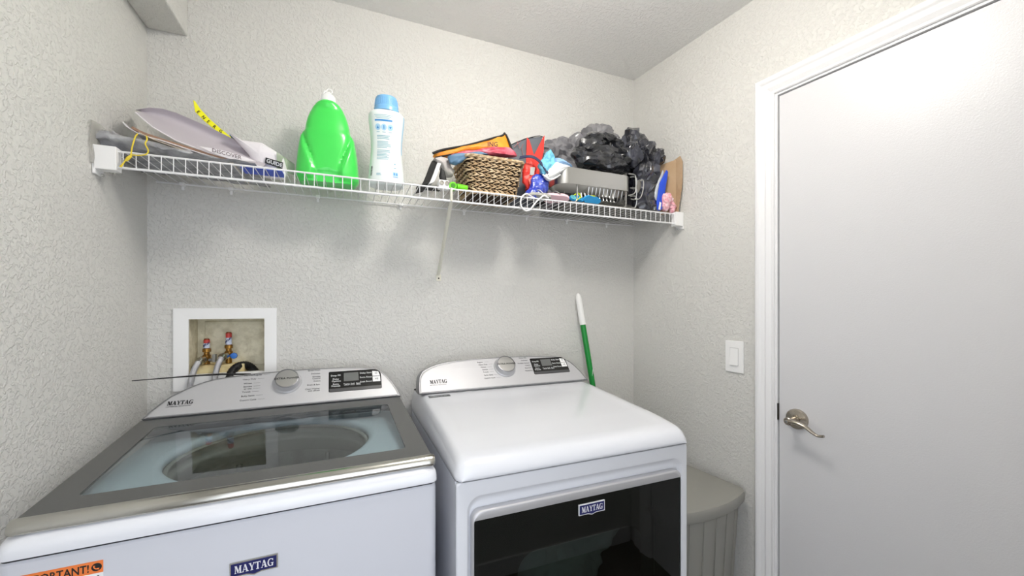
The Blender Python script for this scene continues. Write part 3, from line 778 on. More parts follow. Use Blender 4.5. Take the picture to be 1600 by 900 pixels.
# ------------------------------------------------------------------ waste bin between dryer and wall
t = thing('waste_bin', 'grey plastic bin with flat lid between the dryer and right wall', 'bin', (1.14, 1.14, 0), R(5.6))
def binring(x0, x1, y0, y1, r, z, bow):
    out = []
    for x, y in rrect(x0, x1, y0, y1, r, 8):
        if y < (y0 + y1) / 2:
            k = 1 - ((x - (x0 + x1) / 2) / ((x1 - x0) / 2)) ** 2; y -= bow * max(0, k)
        out.append((x, y, z))
    return out
def densify(ring, n=6):
    out = []
    for a, c in zip(ring, ring[1:] + ring[:1]):
        L_ = (Vector(a) - Vector(c)).length
        k = max(1, int(L_ / .03))
        out += [tuple(Vector(a).lerp(Vector(c), i / k)) for i in range(k)]
    return out
def br(x0, x1, y0, y1, r, z, bow):
    base = densify([(x, y, z) for x, y in rrect(x0, x1, y0, y1, r, 8)])
    out = []
    for x, y, z in base:
        if y < (y0 + y1) / 2:
            k = 1 - ((x - (x0 + x1) / 2) / ((x1 - x0) / 2)) ** 2; y -= bow * max(0, k)
        out.append((x, y, z))
    return out
def fixn(rings):
    n = len(rings[0]); return [r if len(r) == n else [tuple(v) for v in [Vector(p) for p in resamp3(r, n)]] for r in rings]
def bins(zs):
    base = densify([(x, y, 0) for x, y in rrect(-1, 1, -1, 1, .16, 8)])
    rings = []
    seq = densify([(x * .2, y * .15, 0) for x, y in rrect(-1, 1, -1, 1, .16, 8)])
    for z, hx, hy, bow in zs:
        out = []
        for x, y, _ in seq:
            x, y = x / .2, y / .15
            yy = y * hy - (bow * (1 - x * x) if y < 0 else 0)
            out.append((x * hx, yy, z))
        rings.append(out)
    return rings
b = B(); loft(b, bins([(0, .145, .100, .02), (.02, .150, .105, .022), (.60, .175, .130, .028), (.632, .176, .131, .028)]))
for x in (-.085, -.01, .075):
    pass
bn = obj('bin_body', b, binM, t)
b = B(); loft(b, bins([(.612, .186, .140, .033), (.622, .190, .144, .034), (.642, .191, .145, .034), (.651, .188, .142, .033), (.6545, .180, .134, .030), (.6565, .05, .04, .006)]), True, True)
obj('lid', b, binM, t)
b = B()
for x in (-.12, -.06, .0, .06, .12):
    y0 = -.108 - .026 * (1 - (x / .155) ** 2); y1 = -.130 - .028 * (1 - (x / .175) ** 2)
    tube(b, [(x * .9, y0 - .0005, .06), (x, y1 - .0008, .605)], .0022, 6)
obj('rib', b, binM, bn)

# ------------------------------------------------------------------ mop pole
t = thing('mop_handle', 'green pole with white ribbed grip leaning behind the dryer', 'pole', (1.140, 1.42, 0))
pt = lambda k: Vector((1.140 + (.974 - 1.140) * k, 1.42 + (1.572 - 1.42) * k, 1.375 * k)) - Vector((1.140, 1.42, 0))
b = B(); tube(b, [pt(.02), pt(.905)], .0125, 18); obj('pole', b, poleG, t)
b = B(); tube(b, [pt(.896), pt(.9), pt(.94), pt(.97), pt(.985), pt(.995), pt(1.0)], [.0138, .0146, .0142, .0142, .0135, .010, .004], 18); obj('grip', b, gripW, t)
b = B(); box(b, -.16, .02, -.05, .03, 0, .03, bev=.008); obj('mop_head', b, greyP, t)
b = B(); q = pt(.745); tube(b, [q + Vector((-.001, -.0128, -.03)), q + Vector((.002, -.0131, -.01)), q + Vector((.006, -.0125, .01)), q + Vector((.001, -.0131, .03))], [.001, .003, .003, .001], 6, flat=.3); obj('pole_decal', b, whiteP, t)

# ------------------------------------------------------------------ wire shelf
ZD, ZL, YF = 1.714, 1.672, 1.315
sh = thing('wire_shelf', 'long white wire shelf spanning the back wall above the appliances', 'shelf', (0, YB, ZD))
so = Vector((0, YB, ZD))
def sp_(p): return Vector(p) - so
SX0, SX1 = -.560, 1.318
b = B()
x = -.529 - .0257
k = 0
while x < SX1 - .004:
    tube(b, [sp_((x, 1.592, ZD + .001)), sp_((x, YF + .003, ZD + .001)), sp_((x, YF - .001, ZD - .002)), sp_((x, YF - .001, ZL))], .0013, 5)
    x += .0257
obj('wire_grid', b, wireM, sh, ang=80)
for y, z, r in ((YF, ZL, .0032), (YF + .001, ZD - .001, .0028), (1.590, ZD - .0022, .0028), (1.455, ZD - .0025, .0028)):
    b = B(); tube(b, [sp_((SX0, y, z)), sp_((SX1, y, z))], r, 10); obj('lip_rod' if y < 1.4 else 'support_rod', b, wireM, sh)
def bracket(x0, x1, lab):
    b = B(); box(b, x0, x1, 1.305 - YB, 1.335 - YB, 1.662 - ZD, 1.7225 - ZD, bev=.003)
    box(b, x0 if x0 < 0 else x1 - .006, x0 + .006 if x0 < 0 else x1, 1.305 - YB, 1.345 - YB, 1.650 - ZD, 1.7225 - ZD, bev=.002)
    o = obj('end_bracket', b, whiteP, sh); tag(o, lab)
    b = B(); xx = x0 + .010 if x0 < 0 else x1 - .010
    lathe(b, [(.004, 0), (.004, .004), (.002, .006)], n=10, T=lambda p: Vector((xx + (p[2] if x0 < 0 else -p[2]), 1.325 - YB + p[0], 1.651 - ZD - .0 + p[1])))
    obj('bracket_screw', b, steel, o)
bracket(XL + .0005, -.539, 'left end bracket, wide white block')
bracket(1.297, 1.3405, 'right end bracket, narrow white block')
b = B()   # diagonal support brace
tube(b, [sp_((.321, 1.313, 1.716)), sp_((.321, 1.313, 1.672))], .0045, 8, flat=1)
tube(b, [sp_((.321, 1.314, 1.674)), sp_((.336, 1.585, 1.452)), sp_((.336, 1.5945, 1.444))], .0062, 8, flat=.7)
box(b, .328, .348, 1.5955 - YB, 1.5985 - YB, 1.420 - ZD, 1.446 - ZD, bev=.001)
brc = obj('support_brace', b, ivory, sh)
b = B(); lathe(b, [(.0032, 0), (.0032, .0015)], n=12, T=lambda p: Vector((.338 + p[0], 1.5955 - YB - p[2], 1.430 - ZD + p[1]))); obj('brace_screw', b, mat('screw_dark', '4A453C', .5, metal=.6), brc)
for x in (-.493, -.362, -.100, .190, .444, .727, .931, 1.15):
    b = B(); box(b, x - .007, x + .007, 1.583 - YB, 1.599 - YB, -.008, .003, bev=.002); box(b, x - .004, x + .004, 1.594 - YB, 1.599 - YB, -.020, -.006, bev=.0015)
    obj('wall_clip', b, whiteP, sh)

SD = ZD + .0025     # top of the deck wires
# ------------------------------------------------------------------ green bottle
GB = (-.060, 1.445)
t = thing('detergent_bottle', 'large bright green bottle with white ring cap on the wire shelf', 'bottle', (GB[0], GB[1], SD), R(-3))
b = B(); n = 96; rings = []
prof_ = [(0, .080), (.003, .086), (.012, .090), (.035, .0893), (.06, .0875), (.09, .085), (.12, .0815), (.15, .0765), (.163, .0735), (.172, .068), (.19, .0655), (.21, .061), (.23, .0545), (.25, .0455), (.263, .036), (.271, .027), (.274, .0205)]
sp2 = []
for (z0, r0), (z1, r1) in zip(prof_, prof_[1:]):
    for k in range(4): sp2.append((z0 + (z1 - z0) * k / 4, r0 + (r1 - r0) * k / 4))
sp2.append(prof_[-1])
def sstep(a, b_, x): t_ = min(1, max(0, (x - a) / (b_ - a))); return t_ * t_ * (3 - 2 * t_)
for z, rx in sp2:
    r_o = interp([(0, .080), (.003, .086), (.012, .090), (.06, .0875), (.12, .0815), (.15, .077), (.17, .073), (.19, .0675), (.21, .061), (.23, .0545), (.25, .0455), (.263, .036), (.271, .027), (.274, .0205)], z)
    ry = min(r_o * .62, .047) if z < .24 else rx * (.62 + .38 * sstep(.24, .272, z))
    ring = []
    for k in range(n):
        a = 2 * math.pi * k / n; c_, s_ = math.cos(a), math.sin(a)
        e = 2.6 if z < .2 else 2.6 - .6 * sstep(.2, .26, z)
        m = (abs(c_) ** e + abs(s_) ** e) ** (-1 / e)
        x_ = rx * c_ * m; y_ = ry * s_ * m
        q = abs(x_) / .09
        # raised side wings ending in a point, upper dome set back
        edge = .36 + .42 * sstep(.02, .17, z)
        wing = sstep(edge, edge + .10, q) * (1 - sstep(.155, .185, z)) * sstep(.004, .02, z)
        inner = 1 - sstep(.28, .62, q)
        y_ *= 1 + .22 * wing
        x_ *= 1 + .055 * wing
        gr = math.exp(-((q - edge + .01) / .045) ** 2) * sstep(.04, .10, z) * (1 - sstep(.17, .255, z)); y_ *= 1 - .16 * gr
        if z < .04: y_ *= 1 - .10 * (1 - sstep(.022 + .012 * (1 - q), .026 + .012 * (1 - q), z)) * inner
        ring.append((x_, y_, z))
    rings.append(ring)
loft(b, rings); obj('bottle_body', b, green, t, ang=60)
b = B(); lathe(b, [(.0235, .271), (.0235, .276), (.0225, .278), (.0215, .292), (.017, .297), (.012, .299), (.011, .304), (.005, .306)], n=36)
for k in range(24):
    a = 2 * math.pi * k / 24; tube(b, [(.0222 * math.cos(a), .0222 * math.sin(a), .279), (.0213 * math.cos(a), .0213 * math.sin(a), .291)], .0009, 5)
tube(b, [(.004 + .0085 * math.cos(a), -.006, .308 + .0075 * math.sin(a)) for a in [2 * math.pi * k / 20 for k in range(20)]], .002, 8, closed=True)
tube(b, [(-.013, -.005, .297), (-.010, -.006, .306), (-.003, -.006, .308)], .0035, 8)
obj('cap', b, capW, t)

# ------------------------------------------------------------------ white scent booster bottle
t = thing('scent_booster_bottle', 'white bottle with sky blue cap and blue printed label', 'bottle', (.120, 1.400, SD), R(-5))
wp = [(0, .044), (.003, .054), (.012, .0585), (.03, .0575), (.06, .0545), (.09, .0515), (.12, .0495), (.15, .0500), (.18, .0525), (.205, .0555), (.225, .0575), (.238, .0572), (.246, .053), (.250, .045), (.252, .040)]
def wr(z):
    return interp(wp, z)
def WB(a, z, off=0):
    r = wr(z); e = 2.3; c_, s_ = math.cos(a), math.sin(a); m = (abs(c_) ** e + abs(s_) ** e) ** (-1 / e)
    return Vector(((r + off) * c_ * m, (r * .72 + off) * s_ * m, z))
b = B(); rings = []
for i in range(60):
    z = .252 * i / 59; rings.append([WB(2 * math.pi * k / 72, z) for k in range(72)])
loft(b, rings); obj('bottle_body', b, bottleW, t, ang=60)
b = B(); lathe(b, [(.040, .250), (.040, .262), (.0385, .264), (.0375, .268), (.0355, .294), (.033, .300), (.015, .3025)], n=48, sy=.92)
for k in range(40):
    a = 2 * math.pi * k / 40; tube(b, [(.0379 * math.cos(a), .0349 * math.sin(a), .269), (.036 * math.cos(a), .0331 * math.sin(a), .29)], .0008, 5)
obj('cap', b, skyB, t)
b = B()
def patch(x0, x1, z0, z1, mi=0, off=.0006, back=0, nx=10, nz=4):
    g = []
    for j in range(nz + 1):
        row = []
        for i in range(nx + 1):
            x_ = x0 + (x1 - x0) * i / nx; z = z0 + (z1 - z0) * j / nz
            a = -math.pi / 2 + x_ / .062
            row.append(b.verts.new(WB(a, z, off)))
        g.append(row)
    for j in range(nz):
        for i in range(nx):
            b.faces.new((g[j][i], g[j][i + 1], g[j + 1][i + 1], g[j + 1][i])).material_index = mi
patch(-.041, .020, .207, .2125, 0)
for k in range(3): patch(-.042 + .004 * k, .022 - .006 * k, .226 - .005 * k, .2273 - .005 * k, 2)
for k, x_ in enumerate((-.031, -.009, .014)):
    g = []
    for j in range(20):
        a_ = 2 * math.pi * j / 20; g.append(b.verts.new(WB(-math.pi / 2 + (x_ + .0098 * math.cos(a_)) / .062, .188 + .0105 * math.sin(a_), .0007)))
    b.faces.new(g).material_index = 1
    sh_ = [[(-.004, -.005), (.004, -.005), (0, .005)], [(-.0015, -.006), (.0015, -.006), (.0015, .006), (-.0015, .006)], [(0, -.005), (.005, .003), (-.005, .003)]][k]
    b.faces.new([b.verts.new(WB(-math.pi / 2 + (x_ + px) / .062, .188 + pz, .0011)) for px, pz in sh_]).material_index = 0
    patch(x_ - .006, x_ + .006, .1715, .173, 2)
rr = random.Random(3)
for k in range(17):
    z = .160 - .0048 * k
    if k in (3, 9): continue
    patch(-.036, .018 - rr.random() * .018, z, z + .0016, 2)
LM = [labB, labLB, mat('label_teal', '6FA9BC', .5), inkM]
obj('printed_label', b, LM, t)
b = B(); patch(.022, .040, .030, .044, 1); patch(.024, .030, .033, .041, 0, .001); patch(.033, .038, .033, .041, 0, .001); patch(.022, .040, .026, .028, 0)
patch(.026, .034, .055, .058, 2); patch(.028, .033, .068, .073, 2)
obj('code_block', b, LM, t)
b = B(); patch(-.034, -.020, .034, .036, 2); patch(-.034, -.018, .030, .0315, 2); obj('fine_print', b, LM, t)
b = B()
for k in range(9): patch(-.062, -.052, .03 + .0036 * k, .032 + .0036 * k, 3, nx=3)
obj('barcode', b, LM, t)
b = B(); patch(.070, .098, .11, .238, 0, nz=14); obj('side_label', b, labLB, t)

# ------------------------------------------------------------------ left stack on the shelf
# grey plastic bag lying over the left end of the shelf
def bagtop(x):
    return -.004 + interp([(-.59, .048), (-.57, .056), (-.53, .046), (-.48, .040), (-.43, .030), (-.377, .018), (-.30, .010), (-.25, .006)], x)
b = B(); rings = []
xs = [-.583 + .34 * i / 60 for i in range(61)]
for x in xs:
    h = bagtop(x); lo = SD + .0065 + .0015 * math.sin(x * 60) + (.004 if x < -.56 else 0); ring = []
    for k in range(36):
        a = 2 * math.pi * k / 36
        y = 1.445 + .128 * (abs(math.cos(a)) ** .5) * (1 if math.cos(a) > 0 else -1); zz = lo + max(h, .004) * (.5 + .5 * math.sin(a))
        p = Vector((x, y, zz)); q = Vector((x * .35, y, zz * 2.2))
        zz += .011 * (ridge(q, 30, 3) - .5) * min(1, h / .02); y += .006 * (ridge(q + Vector((3, 1, 2)), 22, 2) - .5)
        ring.append((x, min(y, 1.585), max(SD + .0005, zz)))
    rings.append(ring)
loft(b, rings); bagO = tag(obj('plastic_bag', b, plasG, None, ang=70), 'crinkled grey plastic bag with yellow drawstring lying at the left shelf end', 'plastic bag')
# lower flap hanging over end bracket (clear film corner)
b = sheet(lambda u, v: (-.5825 + .006 * u + .002 * math.sin(v * 9), 1.292 + .09 * u, 1.672 + .105 * v + .003 * math.sin(u * 5)), 8, 16, .0006)
obj('film_flap', b, mat('clear_film', 'C9C7C0', .3, alpha=.35), bagO)
# yellow cord with tied end
b = B()
tube(b, spline([(-.502, 1.318, 1.765), (-.503, 1.3080, 1.752), (-.508, 1.3065, 1.727), (-.511, 1.306, 1.705), (-.518, 1.3055, 1.695), (-.524, 1.3055, 1.684), (-.532, 1.3055, 1.672)], 6), .0016, 8)
tube(b, spline([(-.484, 1.318, 1.762), (-.479, 1.3080, 1.750), (-.482, 1.3065, 1.738), (-.476, 1.306, 1.722), (-.480, 1.3055, 1.711), (-.495, 1.305, 1.706), (-.508, 1.305, 1.705), (-.514, 1.3045, 1.699), (-.522, 1.3045, 1.687), (-.529, 1.304, 1.671)], 6), .0016, 8)
tube(b, [(-.509, 1.304, 1.703), (-.515, 1.304, 1.696), (-.520, 1.304, 1.688)], [.003, .0042, .003], 8)
tag(obj('drawstring', b, yellowC, bagO), 'yellow drawstring with a tied end')
# brown envelope stack
def strip(pts_, y0, y1, th, m, name, label, cat, curl=0, ry=0, taper=0):
    P_ = [Vector((p[0], 0, p[1])) for p in pts_]; sp = spline(P_, 6); nn = len(sp) - 1
    def fn(u, v):
        i = min(nn, int(u * nn + 1e-6)); p = sp[i]
        yy = y0 + (y1 - y0) * v
        return (p.x + ry * (v - .5), yy, p.z + curl * math.sin(v * math.pi) * (1 - u) + taper * v)
    return tag(obj(name, sheet(fn, nn, 10, th), m, None, ang=60), label, cat)
strip([(-.530, 1.795), (-.505, 1.783), (-.457, 1.770), (-.400, 1.757), (-.341, 1.744), (-.275, 1.730)], 1.36, 1.56, .006, kraft, 'brown_envelope', 'brown kraft envelope in the paper stack under the curled sheet', 'envelope')
strip([(-.545, 1.803), (-.534, 1.790), (-.505, 1.775), (-.457, 1.765), (-.400, 1.750), (-.341, 1.737), (-.29, 1.727)], 1.35, 1.55, .002, paperW, 'white_folder', 'white folder with raised corner just below the brown envelope', 'folder')
strip([(-.508, 1.777), (-.47, 1.761), (-.40, 1.7415), (-.35, 1.731), (-.30, 1.7245)], 1.34, 1.54, .0015, cream, 'cream_sheet', 'thin cream paper sheet lowest in the paper stack', 'paper')
# curled sheet of paper
def curlfn(u, v):
    # u along length left->right, v around the roll from the lower front edge up and back over
    x = -.529 + .300 * u
    zc = 1.805 - .058 * u
    r = .052 * (1 - .55 * u)
    a = R(-100 + 250 * v)
    return (x + .02 * math.cos(a) * (1 - u) , 1.455 - r * 1.5 * math.cos(a - R(0)) * 1.0 + .0, max(1.722, zc + r * math.sin(a)))
def cfn(u, v):
    # broad leaf-shaped curl: lower edge rises left, upper edge arcs
    lo = interp([(0, 1.843), (.12, 1.810), (.3, 1.780), (.55, 1.757), (.8, 1.742), (1, 1.734)], u)
    hi = interp([(0, 1.850), (.1, 1.862), (.2, 1.864), (.3, 1.858), (.55, 1.832), (.8, 1.800), (1, 1.780)], u)
    x = -.530 + .295 * u
    bulge = math.sin(math.pi * v)
    y = 1.362 + .10 * v + .055 * bulge
    return ((x + .012 * bulge) * (1 + (y - 1.38) * .72), y, 1.325 + (lo + (hi - lo) * v - 1.325) * (1 + (y - 1.38) * .72))
o = tag(obj('curled_sheet', sheet(cfn, 40, 16, .0008), paperG, None, ang=60), 'large pale sheet curled open on top of the paper stack', 'paper')
b = B()
ed = [Vector(cfn(k / 40, 0)) for k in range(41)]
tube(b, [p + Vector((0, -.001, 0)) for p in ed], .0016, 6)
obj('sheet_edge', b, paperW, o)
def oval(u, v):
    x = -.385 + .142 * u; m = math.sin(math.pi * u)
    zc = interp([(0, 1.764), (1, 1.739)], u)
    return (x, 1.350 + .006 * v, zc - .013 * m + .026 * m * v * .75 + .001)
ov = obj('folded_flyer', sheet(oval, 24, 4, .0006), paperW, None, ang=60); tag(ov, 'white rolled flyer with small dark print below the curled sheet', 'flyer')
b = B(); text(b, 'DISCOVER', .015, lambda p: Vector((-.352 + p[0], 1.3492 - p[2], 1.752 - .17 * p[0] + p[1])), xs=1.0); obj('flyer_lettering', b, mat('brown_ink', '5B4650', .6), ov, smooth=False)
# white glossy booklet with black label
b = pillow([(-.335, 1.846), (-.302, 1.829), (-.248, 1.829), (-.200, 1.803), (-.186, 1.79), (-.178, 1.745), (-.187, 1.722), (-.24, 1.722), (-.262, 1.75), (-.285, 1.79)], 1.45, .022, .0015, 20, pw=.35)
o = tag(obj('white_booklet', b, paperW, None, ang=50), 'glossy white guide booklet with black corner label beside the green bottle', 'booklet')
b = B(); Tb = fr((-.2365, 1.4245, 1.7600), (.957, .03, -.225), (.12, 0, .99), (0, -1, 0)); poly(b, [(0, 0), (.049, 0), (.049, .020), (0, .018)], .0015, Tb)
text(b, 'GUIDE', .0165, lambda p: Tb((.003 + p[0], .004 + p[1], .0016 + p[2])), mi=1, bold=.0003, xs=.93)
obj('black_label', b, [blackM, inkL], o, smooth=False)
b = sheet(lambda u, v: (-.205 + .045 * u, 1.425 + .04 * u, 1.745 + (.055 - .02 * u) * v + .02 * u * (1 - v) * 0), 6, 6, .0008)
obj('clear_sleeve', b, mat('sleeve_film', 'B9C4AE', .2, alpha=.55), o)
# yellow tag
def ytag(u, v):
    p = [(-.437, 1.953), (-.424, 1.932), (-.400, 1.905), (-.37, 1.878), (-.345, 1.858), (-.325, 1.842)]
    x = interp([(i / 5, q[0]) for i, q in enumerate(p)], u); z = interp([(i / 5, q[1]) for i, q in enumerate(p)], u)
    wv = interp([(0, .002), (.2, .016), (.5, .014), (1, .005)], u)
    return (x - wv * .6 * (1 - v), 1.50 + .012 * v, z - wv * (1 - v) * 1.0)
o = tag(obj('yellow_tag', sheet(ytag, 30, 4, .0008), yellowM, None, ang=60), 'bright yellow tag with black print standing up behind the papers', 'tag')
b = B()
for i, ch in enumerate('ENERG'):
    u0_ = .22 + .1 * i; p = Vector(ytag(u0_, .15)); q = Vector(ytag(u0_ + .08, .15)); ax = (q - p).normalized(); up = Vector((-ax.z, 0, ax.x))
    text(b, ch, .0120, lambda s_, p=p, ax=ax, up=up: p + ax * s_[0] + up * s_[1] + Vector((0, -.004 - s_[2], 0)), bold=.0003)
obj('tag_lettering', b, blackM, o, smooth=False)
strip([(-.338, 1.850), (-.325, 1.845), (-.310, 1.836), (-.300, 1.830)], 1.47, 1.51, .004, tealM, 'teal_leaflet', 'small teal leaflet at the foot of the yellow tag', 'leaflet')
strip([(-.285, 1.7195), (-.25, 1.7195), (-.215, 1.7190), (-.180, 1.7190)], 1.345, 1.41, .003, royal, 'blue_leaflet', 'royal blue leaflet lying flat on the wires below the guide', 'leaflet')

# ------------------------------------------------------------------ seagrass basket
t = thing('seagrass_basket', 'woven seagrass basket on the shelf under the folded bags', 'basket', (.49, 1.43, SD))
bo = Vector((.49, 1.43, SD))
def bring(k):   # k 0..1 height
    hx = .088 + .020 * k; hy = .078 + .016 * k
    return hx, hy
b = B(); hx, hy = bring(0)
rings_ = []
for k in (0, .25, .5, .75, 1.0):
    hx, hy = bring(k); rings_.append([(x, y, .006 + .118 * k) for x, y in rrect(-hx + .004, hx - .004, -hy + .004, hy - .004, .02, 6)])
loft(b, rings_, True, False); obj('gap_shade_shell', b, seagD, t, keep=True)  # dark inner shell, stands in for shade seen through the weave
b = B()
rows = 7
for r_ in range(rows):
    k = r_ / (rows - 1); hx, hy = bring(k); z = .014 + .105 * k
    path = resamp(rrect(-hx, hx, -hy, hy, .022, 6), 30)
    off = .5 * (r_ % 2)
    for i in range(30):
        a = path[i]; c_ = path[(i + 1) % 30]; p = a.lerp(c_, off); dv = (c_ - a); dl_ = dv.length; dv.normalize(); nv = Vector((dv.y, -dv.x))
        for s_ in (-1, 1):
            p0 = Vector((p.x - dv.x * dl_ * .62, p.y - dv.y * dl_ * .62, z + s_ * .0075)) ; p1 = Vector((p.x + dv.x * dl_ * .62, p.y + dv.y * dl_ * .62, z - s_ * .001))
            md = (p0 + p1) / 2 + Vector((nv.x, nv.y, 0)) * .0035
            tube(b, [p0, p0.lerp(md, .6), md, md.lerp(p1, .4), p1], [.0012, .0027, .0034, .0027, .0012], 6)
obj('woven_body', b, seag, t, ang=80)
for nm, z, e in (('rim', .128, .004), ('base_band', .006, .002)):
    b = B(); hx, hy = bring(1 if nm == 'rim' else 0)
    path = resamp(rrect(-hx - e, hx + e, -hy - e, hy + e, .024, 6), 110)
    for ph in range(3):
        tube(b, [Vector((p.x * (1 + .018 * math.cos(i * .57 + ph * 2.09)), p.y * (1 + .018 * math.cos(i * .57 + ph * 2.09)), z + .003 * math.sin(i * .57 + ph * 2.09))) for i, p in enumerate(path)], .0036, 6, closed=True)
    obj(nm, b, seag, t, ang=80)

# ------------------------------------------------------------------ folded shopping bags on the basket
o = tag(obj('orange_bag', pillow([(.286, 1.868), (.322, 1.886), (.421, 1.920), (.525, 1.965), (.572, 1.990), (.585, 1.965), (.598, 1.926), (.525, 1.916), (.421, 1.890), (.347, 1.868), (.296, 1.856)], 1.455, .034, .003, 18, pw=.3), orangeM, None, ang=60),
        'folded orange shopping bag with black trim, topmost of the folded bags', 'shopping bag')
b = B(); tube(b, spline([(.282, 1.432, 1.868), (.319, 1.432, 1.886), (.415, 1.432, 1.918), (.515, 1.432, 1.960), (.548, 1.434, 1.974), (.562, 1.436, 1.988)], 6), .0046, 8)
tube(b, spline([(.290, 1.43, 1.853), (.345, 1.412, 1.866), (.40, 1.408, 1.880)], 6), .003, 8)
tube(b, spline([(.566, 1.436, 1.984), (.582, 1.434, 1.950), (.598, 1.43, 1.900)], 6), .004, 8); obj('black_trim', b, blackM, o)
b = B(); text(b, 'ING', .030, lambda p: Vector((.480 + p[0] * .8, 1.405 - p[2] + .02 * p[0], 1.9135 + .12 * p[0] + p[1] * .8)), bold=.0006); obj('bag_lettering', b, blackM, o, smooth=False)
tag(obj('red_bag', pillow([(.326, 1.848), (.345, 1.862), (.41, 1.885), (.50, 1.912), (.57, 1.918), (.592, 1.905), (.596, 1.888), (.52, 1.878), (.43, 1.870), (.36, 1.853), (.335, 1.840)], 1.400, .020, .004, 26, pw=.35), redM, None, ang=60),
    'folded red and pink glossy bag between the orange bag and the basket', 'shopping bag')
tag(obj('slate_bag', pillow([(.318, 1.836), (.345, 1.848), (.405, 1.864), (.44, 1.870), (.47, 1.866), (.45, 1.858), (.40, 1.850), (.37, 1.822), (.35, 1.812), (.326, 1.815)], 1.360, .014, .003, 26, pw=.35), blueGy, None, ang=60),
    'slate blue folded bag poking out above the left rim of the basket', 'shopping bag')
tag(obj('grey_bag', pillow([(.276, 1.836), (.300, 1.846), (.326, 1.840), (.338, 1.812), (.352, 1.800), (.346, 1.782), (.325, 1.778), (.312, 1.786), (.300, 1.808), (.284, 1.822)], 1.40, .03, .003, 30, pw=.35), greyF, None, ang=60),
    'pale grey bag corner sticking out left of the basket', 'shopping bag')
t = thing('webbing_strap', 'black and white webbing strap hanging over the shelf left of the basket', 'strap', (.24, 1.36, SD))
so_ = Vector((.24, 1.36, SD))
def ribbon(pts_, wid, th=.0025, side=Vector((1, 0, 0)), off=0):
    sp = spline([Vector(p) for p in pts_], 6); nn = len(sp) - 1
    return sheet(lambda u, v: sp[min(nn, int(u * nn + 1e-6))] + side * (wid * (v - .5) + off), nn, 3, th)
sd = Vector((.93, -.1, .34)).normalized()
path = [(.285, 1.40, 1.832), (.272, 1.375, 1.805), (.256, 1.35, 1.765), (.243, 1.33, 1.735), (.236, 1.325, 1.7225), (.232, 1.34, 1.7195), (.232, 1.42, 1.7190)]
obj('black_webbing', ribbon([Vector(p) - so_ for p in path], .026, side=sd), blackM, t, ang=60)
obj('white_edge', ribbon([Vector(p) - so_ + Vector((0, .003, 0)) for p in path], .018, side=sd, off=.021), clothW, t, ang=60)
b = sheet(lambda u, v: (.215 + .085 * u, 1.335 + .05 * v, 1.7195 + .0015), 6, 6, .003); obj('strap_end', b, blackM, t); b = None
for c_ in t.children:
    if c_.name.startswith('strap_end'):
        for v in c_.data.vertices: v.co -= so_
b = pillow([(.300, 1.802), (.312, 1.790), (.318, 1.765), (.322, 1.74), (.310, 1.735), (.300, 1.745), (.292, 1.770)], 1.375, .006, .001, 30, pw=.4); tag(obj('black_flap', b, blackM, None), 'small black fabric flap beside the white adapter', 'flap')
# white power adapter
t = thing('power_adapter', 'small white adapter with two round holes beside the lime rolls', 'adapter', (.300, 1.345, SD))
b = B(); box(b, -.019, .019, -.016, .016, .0, .030, bev=.006, seg=3); obj('adapter_body', b, whiteP, t)
for x in (-.008, .010):
    b = B(); lathe(b, [(.0075, 0), (.0075, .003), (.005, .003), (.0045, .001)], n=20, T=lambda p, x=x: Vector((x + p[0], -.016 - p[2], .018 + p[1]))); obj('socket_ring', b, chrome, t)
# lime green rolls
for i, (x, y, r, L_, an, z_) in enumerate(((.334, 1.345, .0135, .026, 80, 0), (.363, 1.338, .011, .038, 10, 0))):
    b = B(); a = R(an)
    pr2_ = [(r * .6, -L_ / 2), (r * .95, -L_ / 2), (r, -L_ / 2 + .002), (r, L_ / 2 - .002), (r * .95, L_ / 2), (r * .6, L_ / 2)]
    lathe(b, pr2_, n=24, T=lambda p: Vector((math.cos(a) * p[2] - math.sin(a) * p[1], math.sin(a) * p[2] + math.cos(a) * p[1], p[0] + r)))
    o = tag(obj('bag_roll', b, lime), ['upright facing lime green roll touching the white adapter', 'lime green roll lying sideways in front of the basket'][i], 'roll', 'lime green rolls'); o.location = (x, y, SD + .0005)
    b = B(); lathe(b, [(r * .35, -L_ / 2 - .0005), (r * .6, -L_ / 2 - .0005), (r * .6, -L_ / 2 + .001)], n=20, T=lambda p: Vector((math.cos(a) * p[2] - math.sin(a) * p[1], math.sin(a) * p[2] + math.cos(a) * p[1], p[0] + r))); obj('roll_core', b, mat('core_dark', '3E8A10', .5), o)

# ------------------------------------------------------------------ grey and red tote behind
t = thing('patterned_tote', 'charcoal tote bag with red chevron panels standing behind the basket', 'tote bag', (.68, 1.48, SD))
to = Vector((.68, 1.48, SD))
def pl(pts_, y, T_, amp=.001, sc=20, **k): return pillow([(p[0], p[1]) for p in pts_], y, T_, amp, sc, **k)
def shift(bm, o):
    for v in bm.verts: v.co -= o
    return bm
obj('bag_body', shift(pl([(.602, 1.970), (.675, 2.010), (.683, 2.012), (.752, 2.030), (.749, 1.958), (.735, 1.80), (.73, 1.722), (.612, 1.722), (.606, 1.85)], 1.50, .025, .001, pw=.3), to), charM, t, ang=50)
b = B(); Tp = lambda p: Vector((p[0], 1.4725 - p[2], p[1])) - to
poly(b, [(.672, 2.004), (.683, 1.994), (.704, 1.935), (.703, 1.925), (.69, 1.86), (.68, 1.78), (.665, 1.78), (.668, 1.90)], .0015, Tp)
poly(b, [(.704, 1.935), (.748, 2.020), (.752, 2.024), (.748, 1.958), (.735, 1.905), (.72, 1.80), (.70, 1.78), (.69, 1.86)], .0015, Tp)
obj('red_panel', b, scarlet, t, smooth=False)
b = B(); tube(b, [Tp((x, z, .0005)) for x, z in ((.615, 1.955), (.645, 1.985))], .0012, 6); tube(b, [Tp((x, z, .0005)) for x, z in ((.628, 1.982), (.64, 1.955))], .0012, 6)
